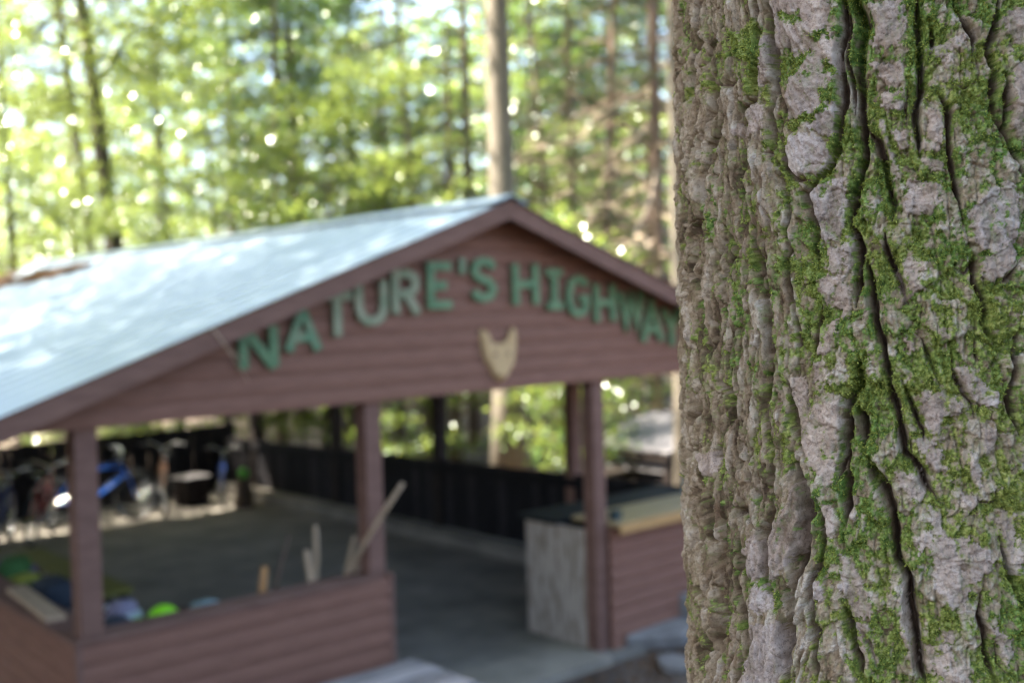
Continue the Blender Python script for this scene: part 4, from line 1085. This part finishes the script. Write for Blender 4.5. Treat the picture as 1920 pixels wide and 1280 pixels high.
def nonuni(lo, hi, f0, f1, step, coarse):
    a = np.arange(f0, f1, step)
    parts_ = []
    if lo < f0: parts_.append(np.linspace(lo, f0, max(2, int((f0 - lo) / coarse) + 1))[:-1])
    parts_.append(a)
    if hi > a[-1]: parts_.append(np.linspace(a[-1] + step, hi, max(2, int((hi - a[-1]) / coarse) + 1)))
    return np.concatenate(parts_)
base_t = -(T_O[2] - float(gz(T_O[0], T_O[1]))) - 0.3
TOP = 15.0
STEP = 0.00082
th = np.concatenate([np.arange(math.radians(-46), math.radians(101), STEP / T_R), np.linspace(math.radians(101.3), math.radians(313.7), 90)])
tt = nonuni(base_t, TOP, -0.365, 0.365, STEP, 0.03)
TH, TT = np.meshgrid(th, tt)
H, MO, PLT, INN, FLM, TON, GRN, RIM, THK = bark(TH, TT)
flare = 0.10 * np.exp(-(TT - base_t) / 0.35) * (1 + 0.5 * np.cos(5 * TH))
rad = T_R * (1 - 0.028 * (TT - 0.0)) + flare
rad = np.where(TT > 0.5, np.maximum(rad, 0.05), rad)
RR = rad + H
ca = np.cos(TH * LEFT)[..., None]; sa = np.sin(TH * LEFT)[..., None]
V = T_AX * TT[..., None] + (E1 * ca + E2 * sa) * RR[..., None]
nr, ncol = TH.shape
ii = np.arange(nr * ncol).reshape(nr, ncol)
i2 = np.concatenate([ii, ii[:, :1]], 1)
Q = np.stack([i2[:-1, :-1], i2[:-1, 1:], i2[1:, 1:], i2[1:, :-1]], -1).reshape(-1, 4)
if LEFT < 0: Q = Q[:, ::-1]
me = quads_mesh('trunk', V.reshape(-1, 3), Q, trunk_material(), False)
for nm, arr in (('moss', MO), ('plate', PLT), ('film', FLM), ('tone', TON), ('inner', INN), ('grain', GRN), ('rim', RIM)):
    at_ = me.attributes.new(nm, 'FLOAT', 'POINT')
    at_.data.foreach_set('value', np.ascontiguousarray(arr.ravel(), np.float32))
hero = empty('mossy_tree', tuple(T_O + T_AX * 0.0))
tag(hero, 'large rough-barked tree trunk with green moss in sharp focus at right', 'tree')
link('trunk', me, hero)
rgm = np.random.default_rng(17)
nf = int(np.searchsorted(th, math.radians(100)))
r0_, r1_ = np.searchsorted(tt, [-0.36, 0.36])
wt = (smooth(0.35, 0.9, MO) * (0.25 + 0.75 * THK))[r0_:r1_, :nf]
flat = np.flatnonzero(wt.ravel() > 0.05)
pw = wt.ravel()[flat]; pick = rgm.choice(flat, 90000, p=pw / pw.sum())
pr_, pc_ = pick // nf + r0_, pick % nf
nn_ = (E1 * ca + E2 * sa)[pr_, pc_]
base_ = V[pr_, pc_] + rgm.normal(0, 0.0004, (len(pick), 3)) - nn_ * 0.0006
rv = rgm.normal(0, 1, (len(pick), 3)); dv = nn_ * 0.8 + rv * 0.55; dv /= np.linalg.norm(dv, axis=1)[:, None]
sv = np.cross(dv, rgm.normal(0, 1, (len(pick), 3))); sv /= np.linalg.norm(sv, axis=1)[:, None]
ln = (rgm.uniform(0.0014, 0.0036, len(pick)) * (0.6 + 0.5 * THK[pr_, pc_]))[:, None]; wd = rgm.uniform(0.00035, 0.0007, len(pick))[:, None]
mv_ = np.stack([base_ - sv * wd * 0.6, base_ + dv * ln * 0.55 - sv * wd, base_ + dv * ln, base_ + dv * ln * 0.55 + sv * wd], 1).reshape(-1, 3)
MAT['moss'] = leaf_mat('moss_shoots', (0.085, 0.115, 0.018), (0.44, 0.46, 0.11), (0.40, 0.45, 0.08), 0.35, 0.02, 0.5)
mo = link('moss', quads_mesh('moss', mv_, np.arange(len(mv_)).reshape(-1, 4), MAT['moss']), hero)
mo['kind'] = 'stuff'

# ------------------------------------------------------------------ forest
def leaf_quads(cen, size, nrm_tilt, aspect, rg, fold=0.0, direc=None):
    """rhombus leaves at cen (n,3); returns verts, quads"""
    n = len(cen)
    az = rg.uniform(0, 2 * math.pi, n) if direc is None else direc
    tilt = rg.normal(0, nrm_tilt, n); roll = rg.normal(0, nrm_tilt, n)
    d = np.stack([np.cos(az) * np.cos(tilt), np.sin(az) * np.cos(tilt), np.sin(tilt)], 1)
    sd = np.stack([-np.sin(az), np.cos(az), np.zeros(n)], 1)
    up = np.cross(d, sd)
    sd = sd * np.cos(roll)[:, None] + up * np.sin(roll)[:, None]
    L = (size * rg.uniform(0.65, 1.25, n))[:, None]
    W = L * aspect
    mid = cen + d * L * 0.45
    v = np.stack([cen, mid + sd * W / 2, cen + d * L, mid - sd * W / 2], 1).reshape(-1, 3)
    q = np.arange(4 * n).reshape(n, 4)
    return v, q

def make_tree(seed, height, r0, crown_lo, spread, n_prim, n_sec, n_leaf, leaf, aspect, tilt, up=0.5, shape='round', lean=0.02, leaf_spread=0.32, dead_to=0.0, droop=0.0, bark_n=10):
    """returns (trunk acc mesh arrays, crown arrays, dead arrays)"""
    rg = np.random.default_rng(seed)
    tr = Acc(); dead = Acc(); cv = []; cq = []; nv = 0
    zs = np.linspace(-0.3, height, 12)
    wob = np.cumsum(rg.normal(0, lean * height / 12, (12, 2)), 0) * (zs / height)[:, None].clip(0, 1)
    tp = np.column_stack([wob, zs])
    rr = r0 * (1 - 0.86 * np.clip(zs / height, 0, 1) ** 0.9); rr[0] *= 1.35
    tr.tube(tp, rr, bark_n)
    def trunk_at(z):
        return np.array([np.interp(z, zs, tp[:, 0]), np.interp(z, zs, tp[:, 1]), z])
    ga = 2.39996
    if dead_to > 0:
        nd = int(dead_to * 6)
        for i in range(nd):
            z = 0.8 + (dead_to - 0.8) * (i + rg.random()) / nd
            a = i * ga + rg.normal(0, 0.4); L = spread * rg.uniform(0.35, 0.95)
            dr = rg.normal(-0.35, 0.3); o = trunk_at(z); pts = [o]
            for k in range(1, 6):
                u = k / 5
                pts.append(o + np.array([math.cos(a), math.sin(a), 0]) * L * u + np.array([0, 0, (dr * u + 0.25 * u * u) * L]) + rg.normal(0, 0.05 * L, 3))
            dead.tube(pts, np.linspace(0.032, 0.009, 6) * rg.uniform(0.7, 1.7), 5, False)
            for k in range(5):
                b = pts[rg.integers(1, 6)]
                e = b + np.array([math.cos(a + rg.normal(0, 0.9)), math.sin(a + rg.normal(0, 0.9)), rg.normal(-0.15, 0.3)]) * L * rg.uniform(0.12, 0.35)
                dead.tube([b, (b + e) / 2 + rg.normal(0, 0.02, 3), e], [0.014, 0.011, 0.006], 4, False)
    for i in range(n_prim):
        u0 = (i + rg.random()) / n_prim
        z = crown_lo + (height * 0.97 - crown_lo) * u0
        a = i * ga + rg.normal(0, 0.35)
        if shape == 'cone': L = spread * (1 - u0) ** 0.75 + 0.25
        else: L = spread * math.sqrt(max(0.08, 1 - (2 * u0 - 0.75) ** 2 * 0.62))
        L *= rg.uniform(0.7, 1.15)
        o = trunk_at(z); pts = [o]
        rise = up * (0.4 + 0.9 * u0)
        for k in range(1, 6):
            u = k / 5
            pts.append(o + np.array([math.cos(a), math.sin(a), 0]) * L * u + np.array([0, 0, rise * L * u - droop * L * u * u]) + rg.normal(0, 0.035 * L, 3))
        pts = np.array(pts)
        tr.tube(pts, np.linspace(max(0.012, r0 * 0.28 * (1 - 0.6 * u0)), 0.006, 6), 5, False)
        for j in range(n_sec):
            t = 0.18 + 0.82 * (j + rg.random()) / n_sec
            b = np.array([np.interp(t * 5, range(6), pts[:, q]) for q in range(3)])
            sgn = 1 if j % 2 else -1
            a2 = a + sgn * rg.uniform(0.5, 1.1)
            L2 = L * (0.22 + 0.3 * (1 - t)) * rg.uniform(0.7, 1.3)
            e = b + np.array([math.cos(a2) * L2, math.sin(a2) * L2, rg.normal(-droop * 0.3, 0.12) * L2])
            tr.tube([b, (b + e) / 2 + rg.normal(0, 0.03 * L2, 3), e], [0.008, 0.006, 0.003], 3, False)
            m = max(3, int(n_leaf * rg.uniform(0.6, 1.4)))
            uu = rg.uniform(0.1, 1.08, m)[:, None]
            c = b * (1 - uu) + e * uu
            if shape == 'cone':
                az = a2 + np.where(rg.random(m) < 0.5, 1, -1) * rg.uniform(0.4, 1.0, m)
                c = c + rg.normal(0, 0.02, (m, 3))
                v, q = leaf_quads(c, leaf, tilt, aspect, rg, direc=az)
            else:
                c = c + rg.normal(0, 1, (m, 3)) * np.array([leaf_spread, leaf_spread, leaf_spread * 0.45])
                v, q = leaf_quads(c, leaf, tilt, aspect, rg)
            cv.append(v); cq.append(q + nv); nv += len(v)
    return tr, (np.concatenate(cv), np.concatenate(cq)), (dead if dead_to > 0 else None)

PROTO = {}
def proto(key, bark_m, leaf_m, **kw):
    tr, (cv, cq), dead = make_tree(**kw)
    tm = tr.mesh('trunk', True); tm.materials.append(MAT[bark_m])
    cm = quads_mesh('crown', cv, cq, MAT[leaf_m])
    dm = None
    if dead:
        dm = dead.mesh('dead_branches', True); dm.materials.append(MAT['dead'])
    PROTO[key] = (tm, cm, dm)
proto('beech_a', 'bark_dark', 'leaf', seed=1, height=10, r0=0.13, crown_lo=1.6, spread=3.0, n_prim=30, n_sec=7, n_leaf=62, leaf=0.095, aspect=0.62, tilt=0.45, up=0.3, leaf_spread=0.2)
proto('beech_b', 'bark_dark', 'leaf', seed=2, height=8, r0=0.09, crown_lo=1.0, spread=2.7, n_prim=26, n_sec=7, n_leaf=62, leaf=0.10, aspect=0.6, tilt=0.5, up=0.25, leaf_spread=0.2)
proto('maple', 'bark_dark', 'leaf_deep', seed=3, height=11, r0=0.15, crown_lo=2.0, spread=3.2, n_prim=30, n_sec=8, n_leaf=52, leaf=0.12, aspect=0.85, tilt=0.5, up=0.35, leaf_spread=0.24)
proto('hemlock_a', 'bark_red', 'needle', seed=4, height=15, r0=0.16, crown_lo=1.6, spread=2.9, n_prim=70, n_sec=10, n_leaf=26, leaf=0.13, aspect=0.16, tilt=0.3, up=-0.02, shape='cone', droop=0.18)
proto('hemlock_b', 'bark_red', 'needle', seed=5, height=18, r0=0.18, crown_lo=3.0, spread=3.2, n_prim=64, n_sec=10, n_leaf=26, leaf=0.13, aspect=0.16, tilt=0.3, up=0.0, shape='cone', droop=0.2, dead_to=7.0)
proto('tall', 'bark_pale', 'leaf_deep', seed=6, height=21, r0=0.27, crown_lo=9.5, spread=5.0, n_prim=40, n_sec=10, n_leaf=44, leaf=0.16, aspect=0.75, tilt=0.5, up=0.4, leaf_spread=0.5, lean=0.008, bark_n=16)
proto('tall_dark', 'bark_dark', 'leaf', seed=7, height=19, r0=0.21, crown_lo=7.5, spread=4.4, n_prim=40, n_sec=10, n_leaf=44, leaf=0.14, aspect=0.7, tilt=0.5, up=0.4, leaf_spread=0.45, lean=0.01, bark_n=12)
proto('sapling', 'bark_dark', 'leaf', seed=8, height=3.4, r0=0.035, crown_lo=0.5, spread=1.3, n_prim=18, n_sec=6, n_leaf=26, leaf=0.085, aspect=0.6, tilt=0.5, up=0.35, leaf_spread=0.16)

def plant_tree(key, x, y, label, group=None, sc_=1.0, rz=None, lean=(0, 0), name='forest_tree', rs=1.0, cat='tree', z=None):
    tm, cm, dm = PROTO[key]
    o = empty(name, (x, y, float(gz(x, y)) if z is None else z))
    o.rotation_euler = (lean[0], lean[1], random.uniform(0, 6.28) if rz is None else rz)
    o.scale = (sc_ * rs, sc_ * rs, sc_)
    tag(o, label, cat, group)
    link('trunk', tm, o); link('crown', cm, o)
    if dm: link('dead_branches', dm, o)
    return o
def ground_at(px, depth):
    q = CAM + (ray(px, 560) / FPX) * depth
    return q[0], q[1]
# the leaning directions are given in the picture plane, as a turn about the viewing axis
def lean_img(deg):
    a = math.radians(deg)
    return (AF[0] * a, AF[1] * a)
PLACED = []
def T(key, px, depth, label, group=None, sc_=1.0, lean=0.0, name='forest_tree', rs=1.0, rz=None, cat='tree'):
    x, y = ground_at(px, depth)
    PLACED.append((x, y))
    o = plant_tree(key, x, y, label, group, sc_, rz, (0, 0), name, rs, cat)
    if lean:
        q = Matrix.Rotation(math.radians(lean), 4, Vector(AF)) @ Matrix.Rotation(o.rotation_euler[2], 4, 'Z')
        o.rotation_euler = q.to_euler()
    return o
T('tall', 948, 17.5, 'tall pale grey straight trunk rising right behind the roof peak', sc_=1.05, name='tall_forest_tree', rs=0.95)
T('tall_dark', 255, 23, 'thick dark leaning trunk at left above the roof', lean=-5.5, name='tall_forest_tree', rs=1.1)
T('tall_dark', 205, 25, 'slimmer dark leaning trunk left of the thick dark one', lean=-5.0, name='tall_forest_tree', rs=0.55)
T('beech_a', 44, 20, 'thin crooked tree at the left edge with yellow green leaves', lean=-2, name='young_broadleaf_tree', rs=0.8)
T('hemlock_a', 560, 26, 'reddish evergreen trunk above the middle of the roof', name='evergreen_tree')
T('tall_dark', 305, 30, 'dark trunk between the thick leaning trunk and the reddish evergreen', name='tall_forest_tree', rs=0.6)
T('hemlock_b', 884, 23, 'brown evergreen trunk just left of the tall pale trunk', name='evergreen_tree', rs=0.7)
T('hemlock_b', 1236, 19, 'slim evergreen with dead branches beside the mossy trunk edge', name='evergreen_tree', rs=0.8)
T('hemlock_b', 1120, 22, 'evergreen full of sunlit dead branches right of the roof peak', name='evergreen_tree', lean=3, rs=0.65)
T('hemlock_b', 1052, 20.5, 'low evergreen with pale broken branches just right of the tall pale trunk', name='evergreen_tree', lean=-3, rs=0.5, sc_=0.8)
T('tall', 1272, 15.0, 'sunlit pale slender trunk between counter and mossy trunk', name='tall_forest_tree', rs=0.38)
G_B = 'leafy trees in the blurred wood behind the pavilion'
G_E = 'evergreens in the blurred wood behind the pavilion'
ORD = ['leftmost', 'second', 'third', 'fourth', 'fifth', 'sixth', 'seventh', 'eighth', 'ninth', 'tenth', 'eleventh', 'twelfth', 'thirteenth', 'fourteenth', 'fifteenth', 'sixteenth', 'seventeenth']
def row(items, text, group, name, cat='tree'):
    for i, (key, px, dep, s_) in enumerate(sorted(items, key=lambda q: q[1])):
        where = 'leftmost' if i == 0 else ('rightmost' if i == len(items) - 1 else ORD[i] + ' from the left')
        T(key, px, dep, text % where, group, s_, name=name, cat=cat, lean=random.uniform(-4.5, 4.5), rs=random.uniform(0.75, 1.05))
row([('beech_b', 130, 27, 1.0), ('beech_a', 330, 24, 0.9), ('beech_b', 480, 21, 0.8), ('beech_a', 740, 29, 1.0), ('beech_b', 40, 33, 1.2), ('beech_a', 240, 38, 1.3),
     ('beech_a', 860, 38, 1.4), ('beech_a', 1180, 34, 1.2), ('beech_b', 1090, 26, 0.9), ('beech_a', 1010, 30, 1.2), ('beech_b', 1215, 25, 0.9), ('beech_a', 425, 20.0, 0.75), ('beech_b', 600, 20.8, 0.9), ('beech_a', 745, 20.5, 0.75), ('beech_a', 380, 45, 1.6), ('beech_b', 700, 46, 1.7)],
    'yellow green leafy tree in blurred wood, %s of its kind', G_B, 'young_broadleaf_tree')
row([('maple', 440, 28, 1.0), ('maple', 650, 24, 0.95), ('maple', 560, 36, 1.3), ('maple', 1060, 42, 1.5), ('maple', 980, 33, 1.1), ('maple', 1130, 31, 1.1)],
    'deep green broad leaved tree in the blurred wood, %s of its kind', G_B, 'young_broadleaf_tree')
row([('hemlock_a', 690, 31, 1.0), ('hemlock_a', 800, 21.5, 0.75), ('hemlock_a', 440, 34, 1.1), ('hemlock_a', 1040, 29, 1.0), ('hemlock_a', 520, 22.5, 0.8), ('hemlock_a', 1085, 20.5, 0.62), ('hemlock_a', 1195, 21.5, 0.7), ('hemlock_a', 1010, 40, 1.35), ('hemlock_a', 1140, 37, 1.3), ('hemlock_a', 1250, 35, 1.25), ('hemlock_a', 845, 20.5, 0.62), ('hemlock_a', 1190, 30, 1.0), ('hemlock_a', 620, 44, 1.3), ('hemlock_a', 150, 46, 1.3)],
    'dark evergreen in the blurred wood behind the roof, %s of its kind', G_E, 'evergreen_tree')
row([('sapling', *q) for q in ((560, 22.0, 1.0), (640, 20.5, 1.1), (700, 20.0, 1.0), (750, 19.0, 1.1), (800, 18.5, 0.9), (860, 19.5, 1.0), (1060, 19.5, 1.0), (1175, 18.5, 1.1), (1225, 19.2, 1.0), (480, 21.5, 1.0), (420, 21.0, 1.2), (330, 20.0, 1.1), (240, 19.5, 1.0), (30, 20.0, 1.0), (110, 19.0, 1.0))],
    'leafy sapling seen over the pavilion walls, %s of the row', 'saplings behind the pavilion', 'sapling', 'sapling')
for (x, y, s, wh) in ((9.0, 5.4, 1.25, 'leftmost'), (9.5, 5.6, 1.3, 'second from the left'), (9.4, 5.1, 1.15, 'rightmost')):  # clump added to keep direct sun off the shelter roof
    plant_tree('sapling', x, y, 'leafy sapling in the clump added left of the low shelter for shade, ' + wh, 'saplings added to shade the low shelter', s, rs=0.65, name='sapling', cat='sapling')
for i, x in enumerate(np.arange(-1.2, 5.0, 0.75)):  # row added to keep the sun off the floor along the fence
    wh = 'leftmost' if i == 0 else ('rightmost' if i == 8 else ORD[i] + ' from the left')
    plant_tree('beech_b', float(x), 11.75 + 0.15 * (i % 2), 'narrow leafy tree added close behind the back fence for shade, ' + wh, 'narrow trees added behind the back fence for shade', 1.0 if 2.3 < x < 3.5 else (0.76 if x < 2.7 else 0.62), name='young_broadleaf_tree', rs=0.42 if 2.3 < x < 3.5 else 0.5)
# unseen tall trees added to shade the clearing, left of and behind the camera
G_S = 'unseen tall trees added to shade the clearing'
for (x, y, key, s) in ((-7.5, 1.0, 'tall', 1.0), (-9.5, 6.5, 'tall_dark', 1.05), (-12.5, 8.5, 'tall', 0.95), (-12.0, -3.0, 'tall', 1.1), (-7.0, -7.5, 'tall_dark', 1.0),
                       (-3.0, -12.5, 'tall', 1.0), (11.5, 0.5, 'tall_dark', 1.0), (-13.0, 12.0, 'tall', 1.0), (-1.0, -17, 'tall', 1.05),
                       (-3.2, 2.6, 'tall_dark', 0.95), (-2.6, 7.6, 'tall', 0.9), (-9.0, 18.5, 'tall_dark', 1.0), (-5.0, -3.2, 'tall', 0.95), (1.8, -8.2, 'tall', 0.95),
                       (-9.5, -11, 'tall', 1.0), (-16, 4, 'tall_dark', 1.1), (-4.6, -8.6, 'tall_dark', 0.9)):
    plant_tree(key, x, y, 'tall tree added outside the picture to shade the pavilion clearing', G_S, s, name='tall_forest_tree')
plant_tree('beech_a', -2.6, 12.0, 'spreading leafy tree added outside the picture to shade the back floor', None, 1.3, name='young_broadleaf_tree')  # unseen, added to shade the left end of the sunlit floor strip
for (x, y, s) in ((-5.2, 4.6, 0.9), (-5.6, 0.4, 0.85), (-4.6, 9.4, 0.9), (-6.4, -3.6, 0.85), (0.6, -9.8, 0.8), (-2.9, 1.7, 0.62), (-3.4, 5.2, 0.6), (-4.5, -2.3, 0.8)):  # unseen evergreens added to hold side light off trunk and left wall
    plant_tree('hemlock_a', x, y, 'low branched evergreen added outside the picture to shade the clearing', 'unseen evergreens added to block side light', s, name='evergreen_tree')
for (x, y, s) in ((-1.7, 0.3, 0.8), (-1.5, 1.6, 0.85), (-1.9, 2.9, 0.9)):  # unseen, put in to shade the outer face of the left wall
    plant_tree('sapling', x, y, 'leafy sapling added outside the picture to shade the left half wall', 'unseen saplings added to shade the left half wall', s, name='sapling', cat='sapling')
# crown of the mossy tree, high above the picture
tr, (cv, cq), _ = make_tree(21, 16, 0.2, 6.0, 4.6, 40, 10, 44, 0.15, 0.7, 0.5, up=0.35, leaf_spread=0.45)
lk = link('crown', quads_mesh('crown', cv, cq, MAT['leaf_deep']), hero)
lk.location = (0, 0, float(gz(T_O[0], T_O[1])) - T_O[2])
# far wood that closes the view
rgf = np.random.default_rng(5)
n = 24000
ang = rgf.uniform(-0.75, 0.75, n); dist = rgf.uniform(56, 85, n)
hf = math.atan2(AF[1], AF[0])
fx = CAM[0] + dist * np.cos(hf + ang); fy = CAM[1] + dist * np.sin(hf + ang)
fz = gz(fx, fy) + rgf.uniform(0, 1, n) ** 1.2 * (16 + 5 * np.sin(ang * 9) + 3 * np.sin(ang * 31))
v, q = leaf_quads(np.stack([fx, fy, fz], 1), 0.75, 0.6, 0.7, rgf)
fw = link('distant_woods', quads_mesh('distant_woods', v, q, MAT['leaf']))
tag(fw, 'far green mass of leaves closing the view behind the nearer trees', 'woods', kind='stuff')

# ------------------------------------------------------------------ litter on the ground and the roof
def litter(name, xs, ys, zs, size, label, slope_x=0.0, tilt=0.22):
    n = len(xs)
    v, q = leaf_quads(np.stack([xs, ys, zs], 1), size, tilt, 0.6, rng)
    v[:, 2] += slope_x * (v[:, 0] - np.repeat(xs, 4))
    o = link(name, quads_mesh(name, v, q, MAT['litter']))
    tag(o, label, 'leaf litter', kind='stuff')
n = 9000
xs = rng.uniform(2.5, 9, n); ys = rng.uniform(-6, -0.2, n)
litter('leaf_litter', xs, ys, gz(xs, ys) + 0.012 + rng.uniform(0, 0.012, n), 0.06, 'dry brown leaves scattered on the dirt right of the doorway')
n = 6500
ry = rng.uniform(6.5, 9.95, n); lo_ = np.clip(2.42 - 0.55 * (ry - 6.5), 1.75, 3); hi_ = np.clip(2.5 + 0.4 * (ry - 6.4), 2.5, 2.72)
rxx = lo_ + (hi_ - lo_) * rng.uniform(0, 1, n)
keep = (np.sin(rxx * 7.1 + 1.3 * ry) + np.sin(ry * 5.3 - 2.0 * rxx) + rng.normal(0, 0.5, n)) > -0.55
rxx, ry = rxx[keep], ry[keep]
litter('roof_litter', rxx, ry, PZ - RM * (PX - rxx) + 0.004 + rng.uniform(0, 0.008, len(rxx)), 0.07, 'brown drift of needles and leaves lying on the metal roof', RM, 0.08)
